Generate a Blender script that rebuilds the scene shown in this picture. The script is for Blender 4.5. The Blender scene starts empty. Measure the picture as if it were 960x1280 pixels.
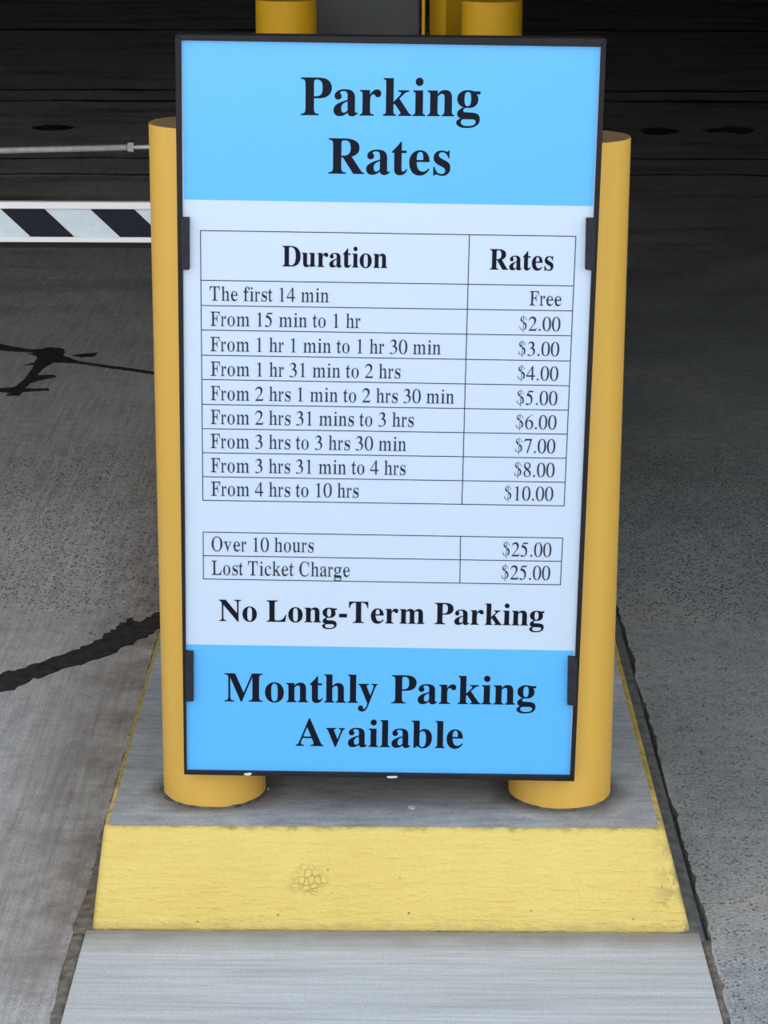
import bpy, bmesh, math, random
from mathutils import Vector, Matrix
from mathutils.geometry import tessellate_polygon
random.seed(7)
scene = bpy.context.scene
COL = scene.collection

# ------------------------------------------------------------------ camera
cam_data = bpy.data.cameras.new('camera')
cam_data.sensor_fit = 'VERTICAL'
cam_data.sensor_height = 32.0
cam_data.lens = 3064.17 / 1280 * 32.0
cam_data.clip_end = 200
cam = bpy.data.objects.new('camera', cam_data)
COL.objects.link(cam)
_r, _u, _b = (0.99999, 0.00419, 0.00365), (-0.00467, 0.2791, 0.96025), (0.00301, -0.96025, 0.27911)
cam.matrix_world = Matrix(((_r[0], _u[0], _b[0], 0.00511), (_r[1], _u[1], _b[1], -3.79965),
                           (_r[2], _u[2], _b[2], 1.73644), (0, 0, 0, 1)))
scene.camera = cam

# ------------------------------------------------------------------ world, exposure
world = bpy.data.worlds.new('open_sky')
scene.world = world
world.use_nodes = True
wn, wl = world.node_tree.nodes, world.node_tree.links
wn.clear()
w_out = wn.new('ShaderNodeOutputWorld')
w_bg = wn.new('ShaderNodeBackground')
w_ramp = wn.new('ShaderNodeValToRGB')
w_sep = wn.new('ShaderNodeSeparateXYZ')
w_tc = wn.new('ShaderNodeTexCoord')
wl.new(w_tc.outputs['Generated'], w_sep.inputs[0])
wl.new(w_sep.outputs['Z'], w_ramp.inputs[0])
w_ramp.color_ramp.elements[0].position = 0.0
w_ramp.color_ramp.elements[0].color = (0.92, 0.96, 1.0, 1)
w_ramp.color_ramp.elements[1].position = 0.7
w_ramp.color_ramp.elements[1].color = (0.74, 0.86, 1.0, 1)
wl.new(w_ramp.outputs[0], w_bg.inputs[0])
w_bg.inputs[1].default_value = 1.0
wl.new(w_bg.outputs[0], w_out.inputs[0])
sun_data = bpy.data.lights.new('sun', 'SUN')
sun_data.energy = 12.0
sun_data.angle = math.radians(0.6)
sun_data.color = (1.0, 0.93, 0.82)
sun = bpy.data.objects.new('sun', sun_data)
COL.objects.link(sun)
sun.location = (0, 30, 36)
sun.rotation_euler = (math.radians(-44), 0, 0)    # stands behind the building: the front lies in its shade, the street beyond in the sun
scene.view_settings.view_transform = 'Standard'
scene.view_settings.look = 'None'
scene.view_settings.gamma = 1.0
scene.view_settings.exposure = 0.84
scene.view_settings.use_curve_mapping = False

# ------------------------------------------------------------------ helpers
def tag(o, label=None, cat=None, group=None, kind=None):
    if label: o['label'] = label
    if cat: o['category'] = cat
    if group: o['group'] = group
    if kind: o['kind'] = kind
    return o

def empty(name, loc, label, cat, group=None):
    o = bpy.data.objects.new(name, None)
    o.empty_display_size = 0.1
    o.location = loc
    COL.objects.link(o)
    return tag(o, label, cat, group)

def link(name, me, mat, parent=None, label=None):
    o = bpy.data.objects.new(name, me)
    if mat is not None:
        for m in (mat if isinstance(mat, (list, tuple)) else [mat]):
            me.materials.append(m)
    COL.objects.link(o)
    if parent is not None:
        o.parent = parent
        # children are built in world coordinates: bring them into the parent's space
        pts = parent_matrix(parent).inverted()
        me.transform(pts)
    if label: o['label'] = label
    return o

def parent_matrix(o):
    m = o.matrix_basis.copy()
    while o.parent is not None:
        o = o.parent
        m = o.matrix_basis @ m
    return m

def mesh_of(bm, smooth=False):
    bmesh.ops.recalc_face_normals(bm, faces=bm.faces[:])
    me = bpy.data.meshes.new('mesh')
    bm.to_mesh(me)
    bm.free()
    if smooth:
        for p in me.polygons: p.use_smooth = True
    return me

def add_box(bm, x0, x1, y0, y1, z0, z1, bevel=0.0, seg=2):
    r = bmesh.ops.create_cube(bm, size=1.0)
    vs = r['verts']
    for v in vs:
        v.co = Vector(((x0 + x1) / 2 + v.co.x * (x1 - x0), (y0 + y1) / 2 + v.co.y * (y1 - y0), (z0 + z1) / 2 + v.co.z * (z1 - z0)))
    if bevel > 0:
        es = list({e for v in vs for e in v.link_edges})
        bmesh.ops.bevel(bm, geom=es, offset=bevel, segments=seg, affect='EDGES', profile=0.5)
    return bm

def box(*a, **k):
    bm = bmesh.new()
    return add_box(bm, *a, **k)

def add_prism(bm, pts, vec):
    """extrude a closed polygon of 3-D points by vec (a solid)"""
    a = [bm.verts.new(Vector(p)) for p in pts]
    b = [bm.verts.new(Vector(p) + Vector(vec)) for p in pts]
    n = len(a)
    fa = bm.faces.new(a)
    fb = bm.faces.new(list(reversed(b)))
    for i in range(n):
        j = (i + 1) % n
        bm.faces.new((a[j], a[i], b[i], b[j]))
    bmesh.ops.triangulate(bm, faces=[f for f in (fa, fb) if len(f.verts) > 4])
    return bm

def add_lathe(bm, cx, cy, prof, seg=72):
    """revolve (r, z) pairs about a vertical axis"""
    rings = []
    for r, z in prof:
        if r < 1e-6:
            rings.append([bm.verts.new((cx, cy, z))])
        else:
            rings.append([bm.verts.new((cx + r * math.cos(2 * math.pi * k / seg), cy + r * math.sin(2 * math.pi * k / seg), z)) for k in range(seg)])
    for A, B in zip(rings, rings[1:]):
        for k in range(seg):
            l = (k + 1) % seg
            if len(A) == 1 and len(B) == 1: continue
            if len(A) == 1: bm.faces.new((A[0], B[k], B[l]))
            elif len(B) == 1: bm.faces.new((A[k], B[0], A[l]))
            else: bm.faces.new((A[k], B[k], B[l], A[l]))
    return bm

def add_rod(bm, a, b, r, seg=16):
    a, b = Vector(a), Vector(b)
    d = (b - a).normalized()
    u = d.orthogonal().normalized(); v = d.cross(u)
    A = [bm.verts.new(a + (u * math.cos(t) + v * math.sin(t)) * r) for t in (2 * math.pi * k / seg for k in range(seg))]
    B = [bm.verts.new(b + (u * math.cos(t) + v * math.sin(t)) * r) for t in (2 * math.pi * k / seg for k in range(seg))]
    for k in range(seg):
        l = (k + 1) % seg
        bm.faces.new((A[k], A[l], B[l], B[k]))
    bm.faces.new(A); bm.faces.new(list(reversed(B)))
    return bm

# ------------------------------------------------------------------ materials
class NT:
    def __init__(self, name, rough=0.6, spec=0.5, metal=0.0):
        self.m = bpy.data.materials.new(name)
        self.m.use_nodes = True
        self.t = self.m.node_tree
        self.p = self.t.nodes['Principled BSDF']
        self.p.inputs['Roughness'].default_value = rough
        self.p.inputs['Specular IOR Level'].default_value = spec
        self.p.inputs['Metallic'].default_value = metal
        self.co = self.n('ShaderNodeNewGeometry').outputs['Position']
    def n(self, kind, **k):
        x = self.t.nodes.new(kind)
        for a, b in k.items(): setattr(x, a, b)
        return x
    def l(self, a, b): self.t.links.new(a, b)
    def scaled(self, sx, sy, sz, src=None):
        v = self.n('ShaderNodeVectorMath', operation='MULTIPLY')
        self.l(src or self.co, v.inputs[0]); v.inputs[1].default_value = (sx, sy, sz)
        return v.outputs[0]
    def noise(self, scale, detail=4, rough=0.55, vec=None, dist=0.0):
        x = self.n('ShaderNodeTexNoise')
        x.inputs['Scale'].default_value = scale; x.inputs['Detail'].default_value = detail
        x.inputs['Roughness'].default_value = rough; x.inputs['Distortion'].default_value = dist
        self.l(vec or self.co, x.inputs['Vector'])
        return x.outputs['Fac']
    def voronoi(self, scale, vec=None, feature='F1'):
        x = self.n('ShaderNodeTexVoronoi', feature=feature)
        x.inputs['Scale'].default_value = scale
        self.l(vec or self.co, x.inputs['Vector'])
        return x.outputs['Distance']
    def ramp(self, fac, stops):
        x = self.n('ShaderNodeValToRGB')
        e = x.color_ramp.elements
        while len(e) < len(stops): e.new(0.5)
        for i, (pos, c) in enumerate(stops):
            e[i].position = pos
            e[i].color = (c, c, c, 1) if isinstance(c, (int, float)) else (*c, 1)
        self.l(fac, x.inputs[0])
        return x.outputs[0]
    def mix(self, fac, a, b, mode='MIX'):
        x = self.n('ShaderNodeMix', data_type='RGBA', blend_type=mode)
        if isinstance(fac, (int, float)): x.inputs[0].default_value = fac
        else: self.l(fac, x.inputs[0])
        for s, v in ((x.inputs[6], a), (x.inputs[7], b)):
            if isinstance(v, (tuple, list)): s.default_value = (*v, 1)
            else: self.l(v, s)
        return x.outputs[2]
    def math(self, op, a, b=0.0, clamp=False):
        x = self.n('ShaderNodeMath', operation=op); x.use_clamp = clamp
        for s, v in ((x.inputs[0], a), (x.inputs[1], b)):
            if isinstance(v, (int, float)): s.default_value = v
            else: self.l(v, s)
        return x.outputs[0]
    def axis(self, k, src=None):
        x = self.n('ShaderNodeSeparateXYZ'); self.l(src or self.co, x.inputs[0])
        return x.outputs[k]
    def color(self, c):
        s = self.p.inputs['Base Color']
        if isinstance(c, (tuple, list)): s.default_value = (*c, 1)
        else: self.l(c, s)
        return self
    def bump(self, h, strength=0.3, dist=0.01):
        b = self.n('ShaderNodeBump')
        b.inputs['Strength'].default_value = strength; b.inputs['Distance'].default_value = dist
        self.l(h, b.inputs['Height']); self.l(b.outputs[0], self.p.inputs['Normal'])
        return self

def simple(name, c, rough=0.6, spec=0.5, metal=0.0, var=0.0, scale=30, bump=0.0):
    t = NT(name, rough, spec, metal)
    if var:
        f = t.noise(scale, 4)
        t.color(t.mix(t.ramp(f, [(0.3, 0.0), (0.7, 1.0)]), tuple(v * (1 - var) for v in c), tuple(min(1, v * (1 + var)) for v in c)))
        if bump: t.bump(f, bump, 0.002)
    else:
        t.color(c)
    return t.m

# ---- driveway concrete: broomed, pitted, with dirt-filled joints far inside
def mat_driveway():
    t = NT('driveway_concrete', 0.72, 0.35)
    x, y = t.axis(0), t.axis(1)
    big = t.ramp(t.noise(1.1, 6, 0.6), [(0.3, (0.53, 0.49, 0.465)), (0.72, (0.70, 0.665, 0.64))])
    # the right lane is greyer and coarser
    right = t.ramp(x, [(0.49, 0.0), (0.52, 1.0)])
    big2 = t.ramp(t.noise(2.3, 5, 0.55), [(0.32, (0.285, 0.30, 0.295)), (0.55, (0.37, 0.38, 0.37)), (0.74, (0.46, 0.425, 0.39))])
    base = t.mix(right, big, big2)
    streak = t.noise(1.0, 6, 0.65, t.scaled(95, 3.5, 1))
    coarse = t.noise(150, 4, 0.7)
    tex = t.mix(right, t.ramp(streak, [(0.34, 0.72), (0.5, 1.0), (0.66, 1.2)]), t.ramp(coarse, [(0.36, 0.60), (0.5, 1.0), (0.64, 1.22)]))
    base = t.mix(0.8, base, tex, 'MULTIPLY')
    fine = t.noise(330, 3, 0.65)
    base = t.mix(0.8, base, t.ramp(fine, [(0.36, 0.50), (0.5, 1.0), (0.64, 1.35)]), 'MULTIPLY')
    mid = t.noise(26, 5, 0.7)
    base = t.mix(0.6, base, t.ramp(mid, [(0.34, 0.70), (0.5, 1.0), (0.66, 1.18)]), 'MULTIPLY')
    scuff = t.ramp(t.noise(1.0, 6, 0.75, t.scaled(30, 9, 1), 0.8), [(0.60, 0.0), (0.70, 1.0)])
    base = t.mix(t.math('MULTIPLY', scuff, 0.4), base, (0.66, 0.63, 0.61))
    # brown dirt gathered along the island
    edge = t.math('ABSOLUTE', t.math('ADD', x, 0.52))
    ed = t.math('MULTIPLY', t.ramp(edge, [(0.0, 1.0), (0.20, 0.0)]), t.ramp(t.noise(7, 5, 0.65), [(0.34, 0.25), (0.60, 1.0)]))
    base = t.mix(t.math('MULTIPLY', ed, 0.8), base, (0.185, 0.135, 0.105))
    # worn pits in bands
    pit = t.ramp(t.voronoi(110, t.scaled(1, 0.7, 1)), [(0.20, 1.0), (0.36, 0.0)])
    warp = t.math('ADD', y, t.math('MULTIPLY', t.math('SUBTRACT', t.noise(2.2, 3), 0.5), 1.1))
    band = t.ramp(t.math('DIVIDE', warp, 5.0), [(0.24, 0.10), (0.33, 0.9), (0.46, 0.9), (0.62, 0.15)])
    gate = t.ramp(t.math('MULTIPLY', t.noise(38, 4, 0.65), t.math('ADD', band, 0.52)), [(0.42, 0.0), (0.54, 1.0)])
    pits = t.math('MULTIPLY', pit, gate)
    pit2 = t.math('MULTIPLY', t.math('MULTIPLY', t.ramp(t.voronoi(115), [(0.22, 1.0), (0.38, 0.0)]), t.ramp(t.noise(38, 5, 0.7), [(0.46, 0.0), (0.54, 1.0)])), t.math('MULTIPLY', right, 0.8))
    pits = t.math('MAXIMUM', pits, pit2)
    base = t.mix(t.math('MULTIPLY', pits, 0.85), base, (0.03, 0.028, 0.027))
    # oily smears carried in by the cars
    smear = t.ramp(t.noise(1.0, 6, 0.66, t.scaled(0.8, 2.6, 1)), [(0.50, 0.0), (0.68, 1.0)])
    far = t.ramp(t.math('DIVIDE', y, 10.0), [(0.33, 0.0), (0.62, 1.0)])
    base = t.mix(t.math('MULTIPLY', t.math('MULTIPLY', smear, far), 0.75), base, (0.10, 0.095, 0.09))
    # cross joints
    tot = None
    wob = t.math('MULTIPLY', t.math('SUBTRACT', t.noise(1.6, 4), 0.5), 0.22)
    jw = t.ramp(t.noise(1.3, 4, 0.6), [(0.35, 0.35), (0.65, 1.5)])
    yy = t.math('ADD', t.math('ADD', y, wob), t.math('MULTIPLY', x, -0.02))
    for k, (yk, wd) in enumerate(((15.7, 0.06), (11.55, 0.04), (11.0, 0.05), (8.55, 0.020), (7.99, 0.026))):
        d = t.math('ABSOLUTE', t.math('SUBTRACT', yy, yk))
        q = t.math('LESS_THAN', d, t.math('MULTIPLY', jw, wd))
        tot = q if tot is None else t.math('MAXIMUM', tot, q)
    base = t.mix(tot, base, (0.006, 0.006, 0.006))
    t.color(base)
    h = t.math('SUBTRACT', t.math('ADD', t.math('MULTIPLY', streak, 0.5), t.math('MULTIPLY', fine, 0.8)), pits)
    t.bump(h, 0.5, 0.004)
    return t.m

def mat_apron():
    t = NT('apron_concrete', 0.8, 0.3)
    s = t.noise(1.0, 6, 0.6, t.scaled(4, 130, 1))
    s2 = t.noise(1.0, 4, 0.6, t.scaled(2.0, 26, 1))
    base = t.ramp(s2, [(0.3, (0.54, 0.52, 0.49)), (0.7, (0.66, 0.645, 0.63))])
    base = t.mix(0.9, base, t.ramp(s, [(0.32, 0.80), (0.5, 1.0), (0.68, 1.12)]), 'MULTIPLY')
    f = t.noise(420, 3, 0.6)
    base = t.mix(0.7, base, t.ramp(f, [(0.34, 0.72), (0.5, 1.0), (0.66, 1.16)]), 'MULTIPLY')
    # brown wash line where water runs off the island
    y = t.math('ADD', t.axis(1), t.math('MULTIPLY', t.math('SUBTRACT', t.noise(14, 4), 0.5), 0.05))
    d = t.ramp(t.math('MULTIPLY', t.math('ADD', y, 0.23), -1.0), [(0.012, 1.0), (0.075, 0.0)])
    base = t.mix(t.math('MULTIPLY', d, 0.8), base, (0.25, 0.21, 0.18))
    pit = t.math('MULTIPLY', t.ramp(t.voronoi(60), [(0.05, 1.0), (0.11, 0.0)]), t.ramp(t.noise(17, 3), [(0.55, 0.0), (0.66, 1.0)]))
    base = t.mix(t.math('MULTIPLY', pit, 0.5), base, (0.12, 0.11, 0.10))
    t.color(base)
    t.bump(t.math('ADD', t.math('MULTIPLY', s, 0.8), t.math('MULTIPLY', f, 0.4)), 0.35, 0.003)
    return t.m

def mat_island_top(bol):
    t = NT('island_concrete', 0.7, 0.4)
    s = t.noise(1.0, 5, 0.6, t.scaled(14, 60, 1))
    base = t.ramp(t.noise(7, 5, 0.6), [(0.3, (0.30, 0.305, 0.315)), (0.7, (0.48, 0.485, 0.49))])
    base = t.mix(0.7, base, t.ramp(s, [(0.32, 0.70), (0.5, 1.0), (0.68, 1.2)]), 'MULTIPLY')
    base = t.mix(0.7, base, t.ramp(t.noise(330, 3, 0.6), [(0.34, 0.68), (0.5, 1.0), (0.66, 1.2)]), 'MULTIPLY')
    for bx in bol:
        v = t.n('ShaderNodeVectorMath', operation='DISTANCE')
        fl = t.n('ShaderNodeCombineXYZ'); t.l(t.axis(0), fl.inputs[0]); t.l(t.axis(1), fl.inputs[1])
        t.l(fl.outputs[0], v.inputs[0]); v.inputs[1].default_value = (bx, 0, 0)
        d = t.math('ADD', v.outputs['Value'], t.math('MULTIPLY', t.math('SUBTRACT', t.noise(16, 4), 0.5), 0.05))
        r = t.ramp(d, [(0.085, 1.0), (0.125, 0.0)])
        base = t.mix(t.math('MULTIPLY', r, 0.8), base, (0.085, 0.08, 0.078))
    t.color(base)
    t.bump(s, 0.3, 0.003)
    return t.m

def mat_curb_yellow():
    t = NT('curb_yellow_paint', 0.55, 0.4)
    s = t.noise(1.0, 5, 0.6, t.scaled(16, 1, 110))
    base = t.ramp(t.noise(5, 5), [(0.3, (0.78, 0.555, 0.135)), (0.7, (0.84, 0.615, 0.175))])
    base = t.mix(0.3, base, t.ramp(s, [(0.3, 0.40), (0.7, 0.62)]), 'OVERLAY')
    # crazed patch low on the front
    v = t.n('ShaderNodeVectorMath', operation='DISTANCE')
    sc = t.scaled(1, 0, 1.6)
    t.l(sc, v.inputs[0]); v.inputs[1].default_value = (-0.125, 0, 0.072 * 1.6)
    patch = t.ramp(t.math('ADD', v.outputs['Value'], t.math('MULTIPLY', t.math('SUBTRACT', t.noise(40, 3), 0.5), 0.07)), [(0.012, 1.0), (0.036, 0.0)])
    cr = t.ramp(t.voronoi(105, None, 'DISTANCE_TO_EDGE'), [(0.03, 1.0), (0.10, 0.0)])
    crack = t.math('MULTIPLY', patch, cr)
    base = t.mix(t.math('MULTIPLY', crack, 0.28), base, (0.42, 0.30, 0.10))
    x0 = t.axis(0)
    # chips and dirt along the arris and pinholes
    z = t.math('ADD', t.axis(2), t.math('MULTIPLY', t.math('SUBTRACT', t.noise(45, 5, 0.7), 0.5), 0.03))
    rim = t.ramp(z, [(0.147, 0.0), (0.156, 1.0)])
    base = t.mix(t.math('MULTIPLY', rim, 0.85), base, (0.22, 0.17, 0.07))
    ph = t.math('MULTIPLY', t.ramp(t.voronoi(48), [(0.05, 1.0), (0.10, 0.0)]), t.ramp(t.noise(13, 3), [(0.56, 0.0), (0.62, 1.0)]))
    base = t.mix(t.math('MULTIPLY', ph, 0.7), base, (0.25, 0.19, 0.07))
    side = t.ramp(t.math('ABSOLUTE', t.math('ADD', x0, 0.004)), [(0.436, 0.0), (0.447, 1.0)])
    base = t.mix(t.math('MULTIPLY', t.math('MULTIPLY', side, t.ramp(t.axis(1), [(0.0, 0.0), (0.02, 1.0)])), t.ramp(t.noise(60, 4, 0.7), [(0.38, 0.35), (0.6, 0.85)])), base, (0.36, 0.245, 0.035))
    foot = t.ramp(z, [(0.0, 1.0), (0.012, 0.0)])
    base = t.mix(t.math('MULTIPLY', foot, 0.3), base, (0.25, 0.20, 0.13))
    # the right corner is worn down to dirt
    xr = t.math('SUBTRACT', t.axis(0), 0.42)
    wr = t.math('MULTIPLY', t.ramp(xr, [(0.0, 0.0), (0.06, 1.0)]), t.ramp(t.noise(26, 5, 0.7), [(0.48, 0.0), (0.60, 1.0)]))
    base = t.mix(t.math('MULTIPLY', wr, 0.75), base, (0.17, 0.13, 0.055))
    t.color(base)
    h = t.math('SUBTRACT', t.math('ADD', s, t.math('MULTIPLY', t.noise(120, 4), 0.7)), t.math('ADD', t.math('MULTIPLY', crack, 0.5), ph))
    t.bump(h, 0.8, 0.006)
    return t.m

def mat_bollard():
    t = NT('bollard_yellow_plastic', 0.45, 0.25)
    base = t.ramp(t.noise(1.0, 4, 0.5, t.scaled(22, 22, 1.2)), [(0.3, (0.76, 0.435, 0.074)), (0.7, (0.82, 0.48, 0.095))])
    sp = t.math('MULTIPLY', t.ramp(t.voronoi(55), [(0.035, 1.0), (0.06, 0.0)]), t.ramp(t.noise(9, 2), [(0.58, 0.0), (0.63, 1.0)]))
    base = t.mix(t.math('MULTIPLY', sp, 0.7), base, (0.16, 0.10, 0.04))
    t.color(base)
    t.bump(t.noise(1.0, 3, 0.5, t.scaled(20, 20, 2.5)), 0.08, 0.004)
    return t.m

def mat_poster(name, c):
    t = NT(name, 0.28, 0.5)
    t.color(c)
    t.bump(t.noise(3.0, 2), 0.05, 0.01)
    return t.m

M = {}
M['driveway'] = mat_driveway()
M['apron'] = mat_apron()
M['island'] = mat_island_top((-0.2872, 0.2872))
M['curb'] = mat_curb_yellow()
M['bollard'] = mat_bollard()
M['post_paint'] = simple('deep_yellow_paint', (0.82, 0.44, 0.016), 0.5, 0.25, var=0.06, scale=9)
M['cap'] = simple('bollard_cap_dusty_shaded', (0.235, 0.15, 0.06), 0.8, 0.3, var=0.25, scale=60)  # yellow top browned by dust and by ceiling shade put into the colour
M['grout'] = simple('grout', (0.10, 0.095, 0.09), 0.85, 0.3, var=0.45, scale=70, bump=0.6)
M['frame'] = simple('frame_dark_metal', (0.014, 0.012, 0.014), 0.5, 0.25, var=0.3, scale=25)
M['clip'] = simple('clip_black_plastic', (0.022, 0.021, 0.030), 0.6, 0.25, var=0.35, scale=160)
M['white'] = mat_poster('poster_white', (0.60, 0.70, 0.83))
M['blue'] = mat_poster('poster_sky_blue', (0.112, 0.49, 0.95))
M['ink'] = simple('printed_ink', (0.006, 0.007, 0.016), 0.45, 0.12)
M['ink_grey'] = simple('printed_grey_ink', (0.026, 0.034, 0.052), 0.45, 0.12)
M['steel'] = simple('galvanised_steel', (0.50, 0.51, 0.50), 0.42, 0.5, 0.35, var=0.2, scale=60)
M['boom_white'] = simple('boom_white_paint', (0.90, 0.87, 0.84), 0.4, 0.5)
M['boom_sheet'] = simple('reflective_sheeting', (0.66, 0.71, 0.74), 0.35, 0.5, var=0.06, scale=40)
M['boom_dark'] = simple('boom_navy_stripe', (0.010, 0.010, 0.018), 0.5, 0.2)
M['rubber'] = simple('black_rubber', (0.012, 0.011, 0.011), 0.7, 0.3)
M['cabinet'] = simple('grey_cabinet_paint', (0.06, 0.062, 0.063), 0.5, 0.4, var=0.08, scale=8)
M['gate_box'] = simple('gate_cabinet_paint', (0.60, 0.36, 0.06), 0.5, 0.4, var=0.08, scale=8)
M['tar'] = simple('crack_sealing_tar', (0.042, 0.038, 0.036), 0.8, 0.25, var=0.5, scale=45, bump=0.5)
M['oil'] = simple('oil_stain', (0.008, 0.008, 0.008), 0.4, 0.5)
M['seal_dark'] = simple('dark_joint_filler', (0.14, 0.138, 0.135), 0.8, 0.3, var=0.4, scale=40, bump=0.5)
M['seal_brown'] = simple('brown_joint_filler', (0.20, 0.165, 0.135), 0.85, 0.2, var=0.45, scale=55, bump=0.7)
M['garage'] = simple('garage_concrete', (0.36, 0.35, 0.34), 0.85, 0.2, var=0.1, scale=2)
M['fleck'] = simple('white_paint_fleck', (0.72, 0.70, 0.66), 0.8, 0.3)

# ------------------------------------------------------------------ measurements of the place, in metres
SIGN_A = (0.99994, -0.00031, -0.0108)
SIGN_B = (0.01078, -0.04143, 0.99908)
SIGN_O = (-0.01213, -0.115, 0.21731)
FRAME_OUT = ((-0.31597, 0.00078), (0.31515, -0.00077), (0.31611, 1.18889), (-0.31551, 1.18526))
FRAME_IN = ((-0.31163, 0.0075), (0.30807, 0.00859), (0.3082, 1.17683), (-0.30648, 1.17716))
BAND_TOP = ((-0.30518, 0.94063), (0.30641, 0.93991))
BAND_LOW = ((-0.31001, 0.22527), (0.30487, 0.22448))
TABLE_A_LEFT = ((-0.28121, 0.89381), (-0.28085, 0.81736), (-0.28074, 0.77825), (-0.28074, 0.74001), (-0.28087, 0.70038), (-0.28098, 0.662), (-0.28111, 0.62222), (-0.28123, 0.58333), (-0.28135, 0.54445), (-0.28146, 0.50544), (-0.28157, 0.46683))
TABLE_A_RIGHT = ((0.28284, 0.89355), (0.28171, 0.81738), (0.28115, 0.77862), (0.28059, 0.73959), (0.28041, 0.69992), (0.2813, 0.66077), (0.28107, 0.62172), (0.28093, 0.58319), (0.28117, 0.54428), (0.28129, 0.50524), (0.28138, 0.46661))
TABLE_A_DIVIDER = ((0.12298, 0.8928), (0.12206, 0.46709))
TABLE_B_LEFT = ((-0.28156, 0.41447), (-0.28179, 0.3754), (-0.28203, 0.33634))
TABLE_B_RIGHT = ((0.28112, 0.41355), (0.28082, 0.37471), (0.28039, 0.33562))
TABLE_B_DIVIDER = ((0.12122, 0.4143), (0.12198, 0.33601))
LETTERING = (('Parking', 1, (-0.13106, 1.06964), (0.13407, 1.07151), 0.05481), ('Rates', 1, (-0.08961, 0.98314), (0.09194, 0.98326), 0.05207), ('Duration', 1, (-0.15841, 0.84086), (0.00016, 0.84059), 0.0311), ('Rates', 1, (0.15449, 0.84075), (0.25074, 0.84076), 0.0311), ('No Long-Term Parking', 1, (-0.25758, 0.26602), (0.25673, 0.26622), 0.0356), ('Monthly Parking', 1, (-0.24998, 0.12818), (0.24843, 0.13012), 0.04799), ('Available', 1, (-0.13582, 0.05253), (0.13333, 0.05234), 0.04663), ('The first 14 min', 0, (-0.26805, 0.78617), (-0.08762, 0.7861), 0.02185), ('From 15 min to 1 hr', 0, (-0.26765, 0.74673), (-0.03937, 0.74677), 0.022), ('From 1 hr 1 min to 1 hr 30 min', 0, (-0.26798, 0.70701), (0.08383, 0.70721), 0.02216), ('From 1 hr 31 min to 2 hrs', 0, (-0.26793, 0.66805), (0.02278, 0.66828), 0.0223), ('From 2 hrs 1 min to 2 hrs 30 min', 0, (-0.26826, 0.6292), (0.10593, 0.62946), 0.02245), ('From 2 hrs 31 mins to 3 hrs', 0, (-0.26857, 0.591), (0.04452, 0.5913), 0.02259), ('From 3 hrs to 3 hrs 30 min', 0, (-0.26889, 0.55229), (0.03372, 0.55216), 0.02274), ('From 3 hrs 31 min to 4 hrs', 0, (-0.26897, 0.51294), (0.03327, 0.51317), 0.02289), ('From 4 hrs to 10 hrs', 0, (-0.26879, 0.47451), (-0.0392, 0.47502), 0.02304), ('Over 10 hours', 0, (-0.26854, 0.38334), (-0.10862, 0.38351), 0.02339), ('Lost Ticket Charge', 0, (-0.26886, 0.34353), (-0.05137, 0.34355), 0.02354), ('Free', 0, (0.21619, 0.7862), (0.2651, 0.78597), 0.02186), ('$2.00', 0, (0.20265, 0.74678), (0.26474, 0.74649), 0.022), ('$3.00', 0, (0.20206, 0.70754), (0.26449, 0.70725), 0.02215), ('$4.00', 0, (0.20231, 0.66881), (0.26446, 0.66851), 0.0223), ('$5.00', 0, (0.20208, 0.62956), (0.26442, 0.62952), 0.02245), ('$6.00', 0, (0.20219, 0.5907), (0.26449, 0.59066), 0.0226), ('$7.00', 0, (0.20191, 0.55223), (0.26404, 0.55217), 0.02274), ('$8.00', 0, (0.20176, 0.5135), (0.26434, 0.51346), 0.02289), ('$10.00', 0, (0.18765, 0.47457), (0.26364, 0.4746), 0.02303), ('$25.00', 0, (0.1879, 0.38202), (0.26411, 0.38191), 0.02339), ('$25.00', 0, (0.18716, 0.34337), (0.26361, 0.34326), 0.02355))
CLIPS = (((-0.31006, 0.83502), (-0.29764, 0.83521), (-0.29701, 0.91442), (-0.3097, 0.91423)), ((0.29827, 0.84477), (0.31206, 0.84326), (0.31189, 0.92217), (0.29679, 0.92291)), ((-0.31221, 0.12988), (-0.29916, 0.13093), (-0.29852, 0.2151), (-0.31122, 0.21544)), ((0.29835, 0.1345), (0.31287, 0.13267), (0.31156, 0.21453), (0.29676, 0.21634)))
FLECKS_ON_FRAME = ((-0.21251, 0.00391), (0.02023, 0.00282))
TAR_STRIP = ((-1.20, 0.49), (-1.62, 0.22), (-1.66, 0.30), (-1.25, 0.60), (-0.9814, 0.7857), (-0.7995, 0.9516), (-0.7593, 0.9974), (-0.7127, 1.0521), (-0.6763, 1.0872), (-0.6409, 1.1353), (-0.6077, 1.2098), (-0.5977, 1.2467), (-0.5843, 1.2862), (-0.5678, 1.3197), (-0.5624, 1.302), (-0.5559, 1.2867), (-0.5281, 1.3315), (-0.5091, 1.3588), (-0.4905, 1.3932), (-0.4777, 1.2878), (-0.4981, 1.2547), (-0.5285, 1.1896), (-0.5462, 1.1577), (-0.5695, 1.1156), (-0.5867, 1.0844), (-0.6118, 1.0637), (-0.6409, 1.0229), (-0.6722, 1.0026), (-0.7006, 0.9627), (-0.7299, 0.9331), (-0.7451, 0.9002), (-0.7613, 0.8753), (-0.7847, 0.8561))
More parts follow.
